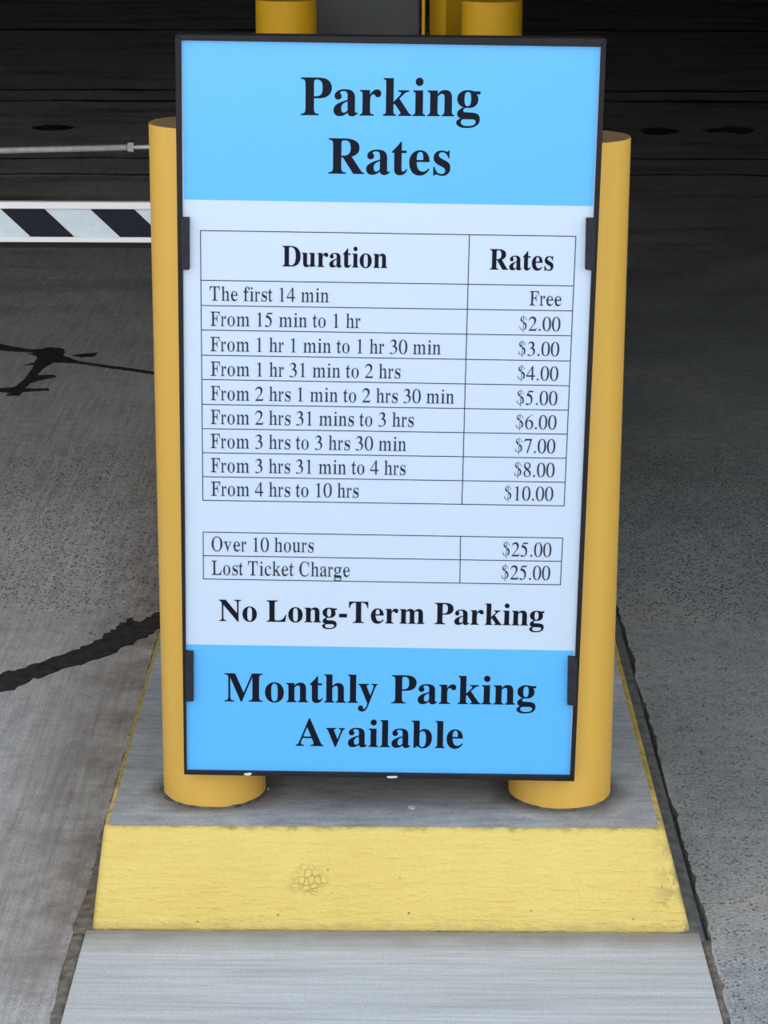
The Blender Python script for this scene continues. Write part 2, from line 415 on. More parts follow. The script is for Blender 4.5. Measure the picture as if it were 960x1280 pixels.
TAR_CRACK = ((-1.4565, 4.1681), (-1.2923, 4.1373), (-1.267, 4.1128), (-1.2192, 4.0789), (-1.1731, 4.0551), (-1.1473, 4.0606), (-1.1247, 4.0908), (-1.0735, 4.067), (-1.0619, 4.0181), (-1.0661, 3.9694), (-1.035, 3.9316), (-1.0029, 3.8846), (-0.9133, 3.8301), (-0.8258, 3.7854), (-0.7495, 3.7411), (-0.7062, 3.7146), (-0.7037, 3.6876), (-0.7465, 3.7093), (-0.8225, 3.7533), (-0.9101, 3.8022), (-0.9994, 3.8564), (-1.0797, 3.8736), (-1.1031, 3.7798), (-1.1076, 3.6795), (-1.0551, 3.6896), (-1.0419, 3.6673), (-1.0908, 3.6173), (-1.1115, 3.586), (-1.1196, 3.5033), (-1.0843, 3.4997), (-1.0453, 3.5047), (-1.0404, 3.4834), (-1.0807, 3.474), (-1.1184, 3.4605), (-1.1214, 3.4139), (-1.1606, 3.4131), (-1.1539, 3.4471), (-1.1874, 3.4591), (-1.2817, 3.4409), (-1.2958, 3.525), (-1.194, 3.5018), (-1.1519, 3.5199), (-1.1367, 3.6209), (-1.1339, 3.7792), (-1.1377, 3.8349), (-1.1663, 3.8249), (-1.14, 3.8583), (-1.1382, 3.9199), (-1.1481, 3.9677), (-1.1799, 3.9913), (-1.1564, 3.9966), (-1.1675, 4.0159), (-1.2218, 4.0246), (-1.2785, 4.048), (-1.4394, 4.0697))
TAR_BLOB = ((-1.0325, 3.9701), (-0.9955, 3.9951), (-0.955, 4.0105), (-0.9599, 3.9619), (-1.0001, 3.9467))
DARK_SPOT = ((-1.9753, 9.7183), (-1.9258, 9.8061), (-1.862, 9.8256), (-1.7891, 9.776), (-1.752, 9.6914), (-1.787, 9.5887), (-1.8715, 9.5692), (-1.9391, 9.6175))
OIL_A = ((1.3596, 9.7077), (1.4599, 9.8307), (1.5413, 9.7647), (1.571, 9.5969), (1.4687, 9.4942), (1.3853, 9.5245))
OIL_B = ((1.69, 9.7185), (1.7889, 9.807), (1.9068, 9.8626), (1.9863, 9.7963), (1.9892, 9.6606), (1.8877, 9.5572), (1.8092, 9.6212), (1.7237, 9.6352))
FLECK_ISLAND = ((0.0412, -0.0784), (-0.1987, -0.0003), (-0.1002, -0.1326))
# glyph outlines: advance width and contours, in thousandths of the type size
BOLD_GLYPHS = {'P':(611,['23 0 23 26 54 29 77 36 93 47 103 64 109 88 111 120 111 564 106 605 93 631 77 642 54 649 24 653 24 678 318 678 359 677 395 675 428 672 456 668 480 662 500 655 532 638 558 617 580 592 596 563 606 530 609 494 606 461 599 431 586 404 569 379 546 358 523 342 497 329 468 319 435 312 399 307 360 306 271 306 271 120 273 88 279 64 289 47 305 36 329 29 360 26 360 0','271 342 300 342 334 344 363 351 387 361 405 376 418 396 427 422 433 453 435 490 433 526 429 558 421 584 410 605 388 626 359 638 322 642 297 639 282 631 274 616 271 593']),
'a':(500,['379 -15 346 -11 321 2 305 23 298 52 270 29 240 10 209 -3 176 -10 142 -13 110 -10 82 0 60 17 43 39 33 65 30 94 34 126 46 154 66 180 95 203 118 217 146 230 177 244 213 257 252 270 296 283 296 359 292 395 278 421 255 435 220 440 184 436 162 426 155 408 169 382 180 363 183 344 178 320 164 301 142 288 115 284 87 289 67 303 53 324 49 352 55 385 73 415 92 432 114 446 141 458 171 467 205 472 241 474 281 472 317 468 347 460 372 449 392 435 411 413 425 385 433 352 436 313 436 93 439 59 444 53 453 51 464 54 477 62 490 41 465 17 438 -1 409 -12','225 50 241 53 259 61 278 75 296 94 296 252 253 238 219 218 195 193 181 162 176 125 181 83 198 58']),
'r':(444,['27 0 27 24 52 29 68 38 75 55 78 83 78 375 76 406 69 425 55 433 30 437 31 462 217 462 217 375 235 405 256 429 279 449 302 463 325 471 347 474 384 469 410 453 426 428 431 396 427 370 414 349 394 336 369 331 346 334 331 344 308 372 296 383 281 387 261 380 241 360 230 339 224 315 222 286 222 83 226 55 237 38 258 28 294 24 294 0']),
'k':(556,['26 0 26 24 52 29 68 39 75 56 78 83 78 592 76 621 70 640 56 649 30 654 31 678 220 678 220 251 338 369 357 393 363 414 350 431 311 437 306 437 306 462 514 462 514 437 486 433 459 423 433 408 409 387 331 311 515 51 536 31 560 24 560 0 314 0 314 24 323 24 348 30 356 47 353 59 345 73 242 219 220 200 220 83 222 56 230 39 244 29 268 24 268 0']),
'i':(278,['150 539 121 544 97 561 80 585 75 614 80 644 97 668 121 685 150 690 179 685 204 668 220 644 225 614 220 585 203 561 179 544','27 0 27 24 52 29 68 38 75 55 78 83 78 375 76 406 70 424 55 433 30 437 31 462 221 462 221 83 223 56 230 39 244 29 268 24 268 0']),
'n':(556,['27 0 27 24 52 28 67 38 75 56 78 83 78 377 76 404 68 423 53 434 28 438 28 462 220 462 220 398 243 425 269 447 298 462 328 471 362 474 402 470 434 456 460 434 478 403 488 364 492 315 492 83 495 56 502 39 517 28 541 24 541 0 301 0 301 24 308 24 331 31 345 50 350 83 350 323 348 359 341 384 327 399 302 404 272 398 245 380 220 350 220 83 222 56 230 39 244 28 268 24 268 0']),
'g':(500,['217 -209 180 -208 147 -205 118 -199 92 -191 71 -181 43 -160 27 -137 21 -111 26 -88 41 -68 67 -52 102 -38 73 -21 52 -1 39 21 35 45 38 69 47 90 63 110 85 128 115 146 152 164 116 180 86 200 63 224 46 251 36 282 33 316 36 346 45 374 59 399 79 420 102 439 131 454 154 463 179 469 206 473 234 474 263 473 292 469 320 462 347 453 472 453 472 399 399 399 418 369 430 337 434 303 431 275 424 249 411 225 394 204 373 186 348 172 320 161 289 155 256 153 234 154 211 155 187 151 168 141 154 125 150 106 165 81 210 73 261 73 298 72 332 70 361 66 386 60 413 50 435 36 451 19 461 -2 468 -26 470 -55 466 -89 454 -119 434 -146 406 -168 382 -181 356 -191 326 -199 293 -204 257 -208','234 185 264 193 284 217 291 242 296 274 297 314 296 354 291 386 284 411 264 434 234 442 204 434 185 411 176 386 172 354 170 314 172 274 176 242 185 217 204 193','239 -173 294 -170 337 -161 368 -146 386 -125 392 -98 387 -76 371 -62 344 -54 305 -51 144 -51 118 -77 109 -108 117 -133 141 -154 166 -165 198 -171']),
'R':(722,['23 0 23 26 54 29 77 36 93 47 103 64 109 88 111 120 111 564 106 605 93 631 77 642 54 649 24 653 24 678 323 678 371 677 415 673 454 667 489 658 520 647 547 634 574 614 594 591 609 564 618 533 621 498 617 459 604 425 583 395 553 370 515 349 469 333 643 75 674 38 690 29 712 26 715 26 715 0 504 0 300 316 271 316 271 120 273 88 279 64 289 47 305 36 329 29 360 26 360 0','271 348 303 348 339 350 370 357 396 369 417 385 432 405 443 432 450 463 452 500 449 543 439 579 423 607 400 626 370 638 334 642 301 639 282 629 274 609 271 574']),
't':(333,['184 -14 148 -11 119 -1 98 16 84 39 75 69 72 106 72 415 30 415 30 446 53 468 75 490 95 511 114 530 131 550 156 579 176 606 192 631 215 631 215 462 309 462 309 415 215 415 215 122 217 95 223 76 233 64 250 60 272 66 291 83 307 111 331 98 314 64 294 36 271 14 245 -2 216 -11']),
'e':(444,['229 -15 201 -13 174 -7 149 2 126 16 105 32 86 52 69 76 55 102 44 131 36 163 31 197 29 234 31 268 36 300 44 330 56 358 71 384 88 406 107 426 130 443 153 457 179 466 206 472 234 474 267 472 297 465 324 453 349 438 371 417 389 392 403 364 413 332 419 297 421 258 421 247 174 247 178 191 189 145 206 109 230 83 260 68 297 63 326 67 353 79 378 100 402 128 424 108 398 70 370 40 339 16 305 -1 268 -12','173 286 300 286 300 320 299 358 294 389 288 413 269 435 240 442 216 436 197 420 184 392 176 353 173 303']),
's':(389,['225 -15 197 -12 164 -5 129 9 109 13 89 7 76 -13 53 -13 53 157 79 157 87 127 99 101 112 78 129 58 154 38 181 26 209 22 242 26 266 40 281 60 286 87 280 113 262 136 232 156 159 193 127 211 101 231 81 252 67 275 58 300 55 328 58 358 65 386 78 411 97 433 119 451 146 465 176 472 210 475 247 471 296 458 307 456 317 454 332 459 343 475 363 475 363 330 340 330 328 363 312 391 293 413 271 428 247 438 222 441 194 437 173 426 160 408 156 386 160 364 172 346 191 330 218 315 285 282 316 265 341 246 360 226 373 202 380 174 383 141 380 107 372 76 359 50 340 27 316 9 289 -5 259 -12']),
'D':(722,['30 0 30 26 69 32 94 44 106 69 110 111 110 557 108 592 101 618 91 635 74 645 51 651 22 653 22 678 330 678 388 676 440 668 488 656 532 639 570 617 604 590 632 559 655 523 674 483 687 439 694 391 697 339 687 235 657 151 608 85 538 38 449 9 340 0','331 36 368 39 401 48 430 63 455 84 476 112 490 139 501 171 510 207 517 247 521 292 522 341 517 434 501 510 475 569 438 611 390 637 332 645 301 641 282 631 274 609 271 573 271 107 274 72 282 51 300 40']),
'u':(556,['195 -15 163 -12 136 -5 114 8 97 26 84 48 75 75 70 107 68 144 68 369 66 399 59 421 43 433 17 438 17 462 211 462 211 110 214 87 225 69 241 57 263 53 292 58 318 73 340 98 340 369 337 401 329 422 312 434 282 438 282 462 482 462 482 104 485 76 493 58 509 49 536 44 536 19 508 18 478 15 446 11 412 4 377 -5 340 -15 340 60 322 38 301 20 277 5 251 -6 224 -13']),
'o':(500,['251 -15 219 -13 189 -7 161 3 135 17 111 34 90 55 71 78 56 105 44 133 35 163 30 195 28 229 30 264 35 296 44 327 56 356 71 382 90 405 111 425 135 443 161 456 189 466 218 472 250 474 282 472 311 466 339 457 365 443 389 426 410 406 428 383 444 357 456 328 465 298 470 264 472 229 470 194 465 161 456 131 444 102 428 76 410 53 389 33 366 16 340 2 312 -7 283 -13','251 17 276 22 296 35 311 58 319 84 324 121 327 229 326 278 324 320 321 355 315 383 309 403 295 426 275 440 251 445 225 440 205 426 191 403 185 382 180 355 177 320 175 279 174 230 178 122 183 84 191 58 206 35 226 22']),
'N':(722,['600 -16 159 521 159 117 161 86 167 62 177 46 192 36 216 29 248 26 248 0 27 0 27 26 58 29 81 35 96 45 106 62 111 85 113 117 113 578 84 613 64 636 54 645 27 653 27 678 233 678 582 251 582 562 580 594 575 617 565 632 549 643 526 649 493 653 493 678 714 678 714 653 683 650 660 643 645 633 636 616 630 593 628 561 628 -16']),
'L':(667,['23 0 23 26 54 29 77 36 93 47 103 64 109 88 111 120 111 564 109 594 103 617 93 633 77 643 54 650 24 653 24 678 372 678 372 653 337 651 310 646 291 636 280 620 273 597 271 564 271 123 272 92 276 70 284 55 298 47 318 42 348 41 383 42 414 45 443 51 469 59 499 74 527 93 551 119 567 141 582 167 596 197 609 230 636 230 598 0']),
'T':(667,['137 0 137 26 169 28 194 35 212 46 223 63 230 88 232 120 232 645 222 645 185 642 151 634 122 620 97 601 76 576 61 546 49 512 43 473 16 473 16 678 611 678 611 472 586 472 576 525 558 568 531 602 496 626 452 640 400 645 392 645 392 120 394 87 401 62 412 45 429 34 454 28 488 26 488 0']),
'm':(833,['27 0 27 24 52 28 67 38 75 56 78 83 78 377 76 404 68 423 53 434 28 438 28 462 218 462 218 394 242 423 267 445 294 461 323 471 353 474 391 471 422 460 447 443 465 420 477 389 501 420 528 443 557 460 588 471 622 474 661 470 693 456 718 434 736 403 746 364 750 315 750 83 752 56 760 39 774 28 798 24 798 0 562 0 562 24 586 28 600 39 608 57 610 83 610 323 608 359 601 384 587 399 562 404 534 398 507 381 483 353 483 83 485 57 493 39 507 28 530 24 530 0 297 0 297 24 321 28 335 39 343 57 345 83 345 323 343 358 336 384 322 399 297 404 267 398 241 380 218 350 218 83 220 57 227 40 241 29 264 24 264 0']),
'M':(944,['21 0 21 26 51 29 75 36 92 47 103 63 110 87 112 118 112 569 110 598 105 619 95 634 79 644 55 650 22 653 22 678 275 678 472 212 669 678 919 678 919 653 890 649 868 641 853 630 839 604 834 563 834 127 836 90 841 64 851 45 866 35 888 29 918 26 918 0 589 0 589 26 621 30 644 37 660 48 670 66 675 90 677 124 677 594 429 0 402 0 157 579 157 119 159 85 166 60 178 44 196 34 220 28 252 26 252 0']),
'h':(556,['27 0 27 24 52 28 67 38 75 56 78 83 78 594 76 621 68 639 53 650 28 655 28 678 220 678 220 397 244 425 270 446 298 462 329 471 362 474 402 470 434 456 460 434 478 403 488 364 492 315 492 83 495 56 502 39 517 28 541 24 541 0 301 0 301 24 308 24 331 31 345 50 350 83 350 323 348 359 341 384 327 399 302 404 272 398 245 380 220 350 220 83 222 56 230 39 244 28 268 24 268 0']),
'l':(278,['27 0 27 24 52 29 68 38 75 55 78 83 78 592 76 620 70 639 56 650 30 654 30 678 221 678 221 83 223 56 230 39 244 29 268 24 268 0']),
'y':(500,['78 -209 43 -203 15 -186 -4 -159 -10 -125 -6 -101 7 -79 27 -64 53 -59 77 -63 95 -73 107 -91 111 -113 111 -121 110 -130 115 -143 128 -147 147 -138 170 -110 193 -66 209 -7 54 373 37 410 23 428 12 435 -5 437 -7 437 -7 462 241 462 241 437 217 435 202 431 194 423 191 409 193 397 198 382 276 177 343 359 352 387 354 408 351 422 342 431 325 436 302 437 302 462 446 462 446 437 427 432 413 418 400 394 386 361 241 -36 229 -69 216 -97 204 -122 193 -143 176 -165 160 -182 142 -195 113 -205']),
'A':(722,['-13 0 -13 27 14 32 35 45 48 60 60 82 73 111 307 694 334 693 572 129 587 96 600 70 612 51 633 33 660 27 660 0 341 0 341 27 386 32 413 45 422 68 418 88 406 121 376 197 154 197 117 105 113 88 111 72 119 47 143 32 184 27 190 27 190 0','169 239 360 239 263 475']),
'v':(500,['212 -15 57 369 33 419 18 432 -4 437 -4 462 244 462 244 438 232 438 202 431 192 411 194 399 275 182 351 376 359 405 345 430 303 438 303 462 454 462 454 439 430 430 414 415 401 393 387 362 238 -15']),
'b':(556,['64 -17 64 578 62 616 55 638 39 649 12 654 12 678 206 678 206 415 232 441 261 459 294 470 329 474 363 471 394 461 423 445 448 423 469 397 486 365 496 339 503 310 508 280 509 247 507 210 502 175 493 143 481 112 465 84 447 59 425 38 402 19 375 4 347 -7 318 -13 286 -15 259 -13 233 -6 207 6 181 21 156 42 79 -17','272 21 304 27 328 44 345 73 352 97 358 125 362 158 364 196 365 238 364 281 360 318 353 349 344 374 327 398 304 412 274 417 252 413 231 402 215 383 206 360 206 102 213 57 235 30']),
'O':(778,['388 -16 352 -14 317 -9 283 -1 251 11 220 26 192 43 165 63 141 86 118 111 98 138 81 168 67 199 58 225 50 253 45 281 42 309 41 339 42 369 45 397 50 425 58 452 67 479 81 510 99 539 118 566 141 592 166 614 193 635 222 652 254 667 280 677 307 684 335 690 365 693 395 694 431 692 466 687 500 679 532 668 563 653 591 636 618 616 642 594 664 569 684 542 701 512 716 481 725 455 732 427 738 399 741 369 742 339 741 309 738 281 732 253 725 225 716 199 701 168 684 138 664 111 641 86 616 63 589 43 560 26 529 11 502 1 475 -6 447 -12 418 -15','394 18 446 27 489 54 522 98 546 161 560 241 565 339 564 390 560 436 553 478 544 516 532 549 518 579 497 608 474 631 448 647 419 657 387 660 335 651 292 624 259 580 235 517 221 437 216 339 217 289 221 243 228 201 237 163 249 129 264 100 285 70 308 48 334 31 363 21']),
'-':(333,['44 171 287 171 287 287 44 287'])}
ROMAN_GLYPHS = {'T':(611,['125 0 125 26 155 28 186 35 217 46 229 63 235 88 237 120 237 186 237 251 237 317 237 383 237 448 237 514 237 579 225 645 216 645 169 642 128 634 93 620 76 601 62 576 52 546 44 512 39 473 15 473 18 541 30 610 15 678 75 678 136 678 196 678 257 678 317 678 378 678 439 678 499 678 560 678 544 609 557 541 559 472 537 472 530 525 517 568 500 602 464 626 414 640 354 645 347 645 334 579 334 514 334 448 334 383 334 317 334 251 334 186 334 120 336 87 342 62 355 45 384 34 416 28 447 26 447 0 383 0 318 0 254 0 190 0']),
'h':(500,['29 0 29 24 58 28 85 38 92 56 93 83 93 147 93 211 93 275 93 339 93 402 93 466 93 530 93 594 91 621 85 639 60 650 37 655 37 678 83 678 140 678 186 678 175 608 175 538 175 467 186 397 236 425 267 446 279 462 296 471 326 474 353 470 368 456 391 434 413 403 416 364 419 315 419 238 419 160 419 83 421 56 427 39 453 28 481 24 481 0 415 0 343 0 276 0 276 24 282 24 310 31 335 50 338 83 338 143 338 203 338 263 338 323 336 359 330 384 306 399 272 404 232 398 196 380 174 350 175 283 175 217 175 150 175 83 176 56 182 39 207 28 236 24 236 0 187 0 133 0 78 0']),
'e':(444,['229 -15 201 -13 186 -7 176 2 149 16 110 32 86 52 96 76 82 102 71 131 62 163 57 197 55 234 31 268 61 300 68 330 78 358 91 384 107 406 125 426 153 443 180 457 191 466 206 472 234 474 267 472 284 465 297 453 332 438 355 417 371 392 383 364 392 332 397 297 421 258 421 247 359 247 298 247 236 247 161 247 151 191 162 145 179 109 203 83 246 68 297 63 331 67 360 79 381 100 402 128 422 108 388 70 369 40 316 16 291 -1 268 -12','160 286 237 286 311 286 321 320 319 358 312 389 303 413 277 435 240 442 207 436 179 420 164 392 153 353 148 303']),
'f':(333,['22 0 22 24 58 27 84 33 95 41 101 52 103 72 104 109 104 170 104 230 104 291 104 351 91 412 24 412 24 462 91 462 104 526 106 563 114 596 127 625 147 649 177 668 197 681 219 689 259 692 298 689 317 679 335 664 362 643 369 620 371 595 367 567 360 546 352 533 334 529 314 533 304 544 299 560 296 582 299 603 305 626 308 635 309 644 294 656 268 660 232 655 208 640 200 615 196 581 207 462 303 462 303 412 207 412 194 349 194 286 194 223 194 160 194 97 197 60 208 38 245 28 297 24 297 0 228 0 160 0 91 0']),
'i':(278,['150 563 130 567 114 578 103 594 99 614 103 634 114 651 130 662 150 666 170 662 186 651 197 634 201 614 197 594 186 578 170 567','33 0 33 24 66 29 95 38 102 55 104 83 104 156 104 229 104 302 104 375 102 406 97 424 69 433 44 437 45 462 94 462 158 462 208 462 195 399 195 336 195 273 195 209 195 146 195 83 196 56 203 39 231 29 262 24 262 0 208 0 148 0 87 0']),
'r':(333,['21 0 21 24 49 29 71 38 77 55 78 83 78 156 78 229 78 302 78 375 76 406 72 425 51 433 33 437 33 462 70 462 116 462 153 462 153 375 197 405 212 429 227 449 239 463 248 471 260 474 282 469 291 453 299 428 303 396 304 370 299 349 292 336 277 331 263 334 257 344 248 372 231 383 209 387 192 380 161 360 153 339 148 315 147 286 147 218 147 151 147 83 149 55 157 38 183 28 220 24 220 0 170 0 120 0 70 0']),
's':(389,['225 -15 197 -12 177 -5 143 9 109 13 88 7 76 -13 53 -13 63 72 53 157 79 157 85 127 94 101 104 78 116 58 135 38 170 26 209 22 250 26 282 40 296 60 302 87 299 113 285 136 259 156 180 193 139 211 108 231 88 252 82 275 85 300 80 328 77 358 82 386 93 411 113 433 137 451 159 465 176 472 210 475 247 471 296 458 307 456 318 454 334 459 343 475 363 475 354 403 363 330 340 330 330 363 318 391 304 413 288 428 257 438 222 441 186 437 158 426 145 408 139 386 141 364 150 346 166 330 191 315 266 282 305 265 334 246 352 226 357 202 353 174 360 141 362 107 356 76 343 50 320 27 291 9 276 -5 259 -12']),
't':(278,['154 -14 131 -11 118 -1 104 16 88 39 85 69 82 106 82 168 82 230 82 291 82 353 71 415 25 415 25 446 67 468 84 490 98 511 111 530 122 550 137 579 150 606 161 631 179 631 166 547 168 462 257 462 258 415 169 415 158 342 158 269 158 195 158 122 159 95 163 76 183 64 209 60 228 66 244 83 256 111 275 98 255 64 226 36 204 14 194 -2 180 -11']),
'm':(778,['31 0 31 24 61 28 88 38 95 56 97 83 97 157 97 230 97 304 98 377 95 404 89 423 62 434 39 438 39 462 85 462 144 462 191 462 192 394 244 423 275 445 295 461 309 471 330 474 365 471 382 460 392 443 418 420 433 389 485 420 518 443 532 460 550 471 581 474 609 470 624 456 647 434 670 403 673 364 677 315 677 238 677 160 677 83 678 56 684 39 710 28 739 24 739 0 672 0 598 0 531 0 531 24 559 28 586 39 592 57 594 83 593 143 593 203 593 263 593 323 591 359 585 384 560 399 525 404 496 398 449 381 427 353 428 286 428 218 428 151 428 83 429 57 435 39 461 28 488 24 488 0 422 0 350 0 284 0 284 24 312 28 338 39 344 57 346 83 346 143 346 203 346 263 346 323 345 358 339 384 313 399 277 404 237 398 200 380 180 350 180 283 180 217 180 150 180 83 181 57 187 40 212 29 241 24 241 0 173 0 99 0']),
'n':(500,['29 0 29 24 58 28 85 38 92 56 93 83 93 157 93 230 93 304 94 377 91 404 85 423 60 434 37 438 37 462 83 462 140 462 186 462 186 398 236 425 266 447 279 462 295 471 326 474 353 470 368 456 391 434 413 403 416 364 419 315 419 238 419 160 419 83 421 56 427 39 453 28 481 24 481 0 415 0 343 0 276 0 276 24 282 24 310 31 335 50 338 83 338 143 338 203 338 263 338 323 336 359 330 384 306 399 272 404 232 398 196 380 174 350 175 283 175 217 175 150 175 83 176 56 182 39 207 28 236 24 236 0 187 0 133 0 78 0']),
'F':(556,['21 0 21 26 53 30 84 38 108 50 118 67 124 92 126 125 126 187 126 249 126 311 126 372 126 434 126 496 126 558 124 590 118 614 108 630 79 641 47 648 19 653 19 678 76 678 133 678 190 678 248 678 305 678 362 678 419 678 476 678 533 678 517 611 530 543 533 476 512 476 505 514 497 547 489 574 477 596 462 613 430 626 398 633 373 638 344 641 311 642 259 640 238 635 227 627 223 614 222 593 222 518 222 443 234 368 245 368 304 372 340 383 357 403 367 423 374 448 381 479 385 516 409 516 406 448 392 380 396 312 407 244 409 176 386 176 381 217 375 251 367 278 358 299 346 314 319 324 285 331 243 333 234 333 222 262 222 191 222 120 224 88 230 64 244 46 276 35 301 30 322 27 348 26 348 0 282 0 217 0 152 0 86 0']),
'o':(500,['251 -15 219 -13 202 -7 188 3 154 17 129 34 109 55 93 78 79 105 68 133 61 163 56 195 54 229 56 264 60 296 68 327 79 356 93 382 109 405 128 425 154 443 188 456 202 466 218 472 250 474 282 472 298 466 312 457 346 443 371 426 390 406 407 383 421 357 432 328 440 298 444 264 446 229 444 194 440 161 432 131 421 102 407 76 391 53 371 33 345 16 313 2 299 -7 283 -13','251 17 285 22 314 35 331 58 340 84 347 121 353 229 352 278 349 320 343 355 336 383 329 403 312 426 284 440 251 445 216 440 187 426 171 403 164 382 157 355 152 320 149 279 148 230 154 122 162 84 171 58 187 35 217 22']),
'O':(722,['360 -16 326 -14 294 -9 269 -1 235 11 226 26 199 43 175 63 153 86 133 111 116 138 101 168 87 199 79 225 72 253 67 281 64 309 63 339 64 369 67 397 72 425 79 452 87 479 101 510 116 539 133 566 152 592 174 614 199 635 227 652 237 667 264 677 285 684 311 690 338 693 367 694 400 692 433 687 458 679 491 668 500 653 527 636 551 616 573 594 593 569 610 542 625 512 639 481 648 455 655 427 660 399 663 369 664 339 663 309 660 281 655 253 648 225 639 199 625 168 610 138 593 111 573 86 551 63 526 43 498 26 488 11 462 1 441 -6 415 -12 388 -15','366 18 424 27 474 54 507 98 532 161 545 241 549 339 548 390 544 436 538 478 530 516 518 549 504 579 483 608 461 631 437 647 400 657 359 660 301 651 251 624 218 580 193 517 180 437 175 339 177 289 180 243 187 201 195 163 207 129 222 100 242 70 265 48 289 31 325 21']),
'v':(500,['212 -15 199 49 184 113 162 177 135 241 109 305 84 369 60 419 32 432 0 437 0 462 58 462 120 462 182 462 240 462 240 438 232 438 188 431 165 411 167 399 194 327 222 254 262 182 304 247 329 311 354 376 365 405 352 430 317 438 317 462 379 462 441 462 429 439 412 430 404 415 396 393 384 362 359 299 334 236 286 174 264 111 250 48 238 -15']),
'u':(500,['175 -15 147 -12 133 -5 127 8 108 26 84 48 91 75 86 107 84 144 84 219 84 294 84 369 83 399 77 421 51 433 27 438 27 462 73 462 132 462 178 462 166 392 166 321 166 251 166 180 167 110 170 87 178 69 204 57 237 53 275 58 310 73 329 98 329 166 329 234 329 301 329 369 327 401 320 422 292 434 266 438 266 462 314 462 374 462 421 462 410 390 410 319 410 247 410 176 410 104 412 76 419 58 446 49 470 44 470 19 457 18 430 15 401 11 371 4 339 -5 306 -15 302 60 276 38 248 20 225 5 215 -6 201 -13']),
'L':(611,['21 0 21 26 49 29 71 36 105 47 119 64 125 88 126 120 126 183 126 247 126 310 126 374 126 437 126 501 126 564 125 594 119 617 108 633 80 643 49 650 22 653 22 678 86 678 149 678 213 678 277 678 341 678 341 653 308 651 276 646 245 636 231 620 225 597 224 564 224 501 224 438 224 375 224 312 224 249 224 186 224 123 225 92 228 70 235 55 260 47 292 42 319 41 350 42 379 45 406 51 440 59 476 74 497 93 514 119 526 141 537 167 548 197 558 230 582 230 566 153 541 77 548 0 489 0 431 0 372 0 314 0 255 0 197 0 138 0 80 0']),
'c':(444,['232 -15 204 -13 190 -7 179 2 150 16 110 33 88 53 98 75 83 101 71 129 62 159 57 190 55 223 56 258 61 292 69 323 81 353 96 379 113 403 134 424 161 442 197 456 212 467 228 473 260 475 294 473 311 467 323 458 350 444 375 421 387 395 391 365 388 340 382 321 372 308 352 304 325 312 319 335 314 373 315 389 315 404 293 433 252 442 218 437 189 424 171 401 156 370 147 329 143 279 143 238 147 200 154 167 164 138 177 114 197 89 221 71 261 61 304 57 335 60 363 70 383 85 404 107 422 90 393 58 365 32 314 11 292 -3 270 -12']),
'k':(500,['28 0 28 24 59 29 85 39 92 56 93 83 93 147 94 210 93 274 93 338 93 401 93 465 93 528 93 592 92 621 87 640 63 649 39 654 40 678 85 678 141 678 186 678 174 617 175 556 175 495 175 434 175 373 175 312 186 251 258 310 310 369 329 393 340 414 325 431 290 437 286 437 286 462 338 462 400 462 451 462 451 437 427 433 395 423 379 408 361 387 291 311 308 259 340 207 373 155 406 103 439 51 470 31 499 24 499 0 448 0 393 0 338 0 287 0 287 24 295 24 325 30 344 47 342 59 335 73 288 146 205 219 174 200 175 83 176 56 182 39 207 29 236 24 236 0 187 0 132 0 78 0']),
'C':(667,['353 -16 323 -15 294 -11 266 -5 240 4 213 16 189 30 191 46 170 64 150 84 132 106 116 130 102 156 89 183 79 212 71 242 65 273 62 306 61 340 62 374 66 406 71 437 79 467 90 495 102 523 116 548 131 572 149 594 168 613 189 631 212 648 228 661 243 673 268 682 297 688 326 692 357 693 383 691 411 687 440 679 472 669 485 655 510 650 537 648 566 659 577 693 600 693 578 615 592 537 600 459 578 459 567 495 556 527 543 557 528 583 511 606 491 625 468 641 431 651 392 658 365 660 303 651 251 624 217 579 191 516 177 436 173 337 178 245 193 169 219 111 255 69 314 43 382 35 410 37 438 43 472 53 504 67 528 84 551 105 572 130 590 158 611 132 572 87 528 50 502 21 452 0 407 -12']),
'a':(444,['337 -15 314 -11 305 2 295 23 262 52 222 29 189 10 175 -3 157 -10 126 -13 106 -10 94 0 77 17 49 39 54 65 51 94 53 126 63 154 79 180 102 203 122 217 145 230 173 244 195 257 224 270 274 283 285 359 280 395 268 421 237 435 195 440 157 436 132 426 124 408 131 382 139 363 141 344 138 320 130 301 121 288 102 284 82 289 75 303 68 324 65 352 67 385 78 415 94 432 106 446 132 458 152 467 182 472 214 474 250 472 281 468 299 460 323 449 325 435 344 413 356 385 363 352 365 313 365 240 365 166 364 93 366 59 382 53 390 51 412 54 424 62 411 41 389 17 371 -1 357 -12','200 50 226 53 254 61 271 75 286 94 285 173 274 252 217 238 178 218 155 193 140 162 133 125 137 83 164 58']),
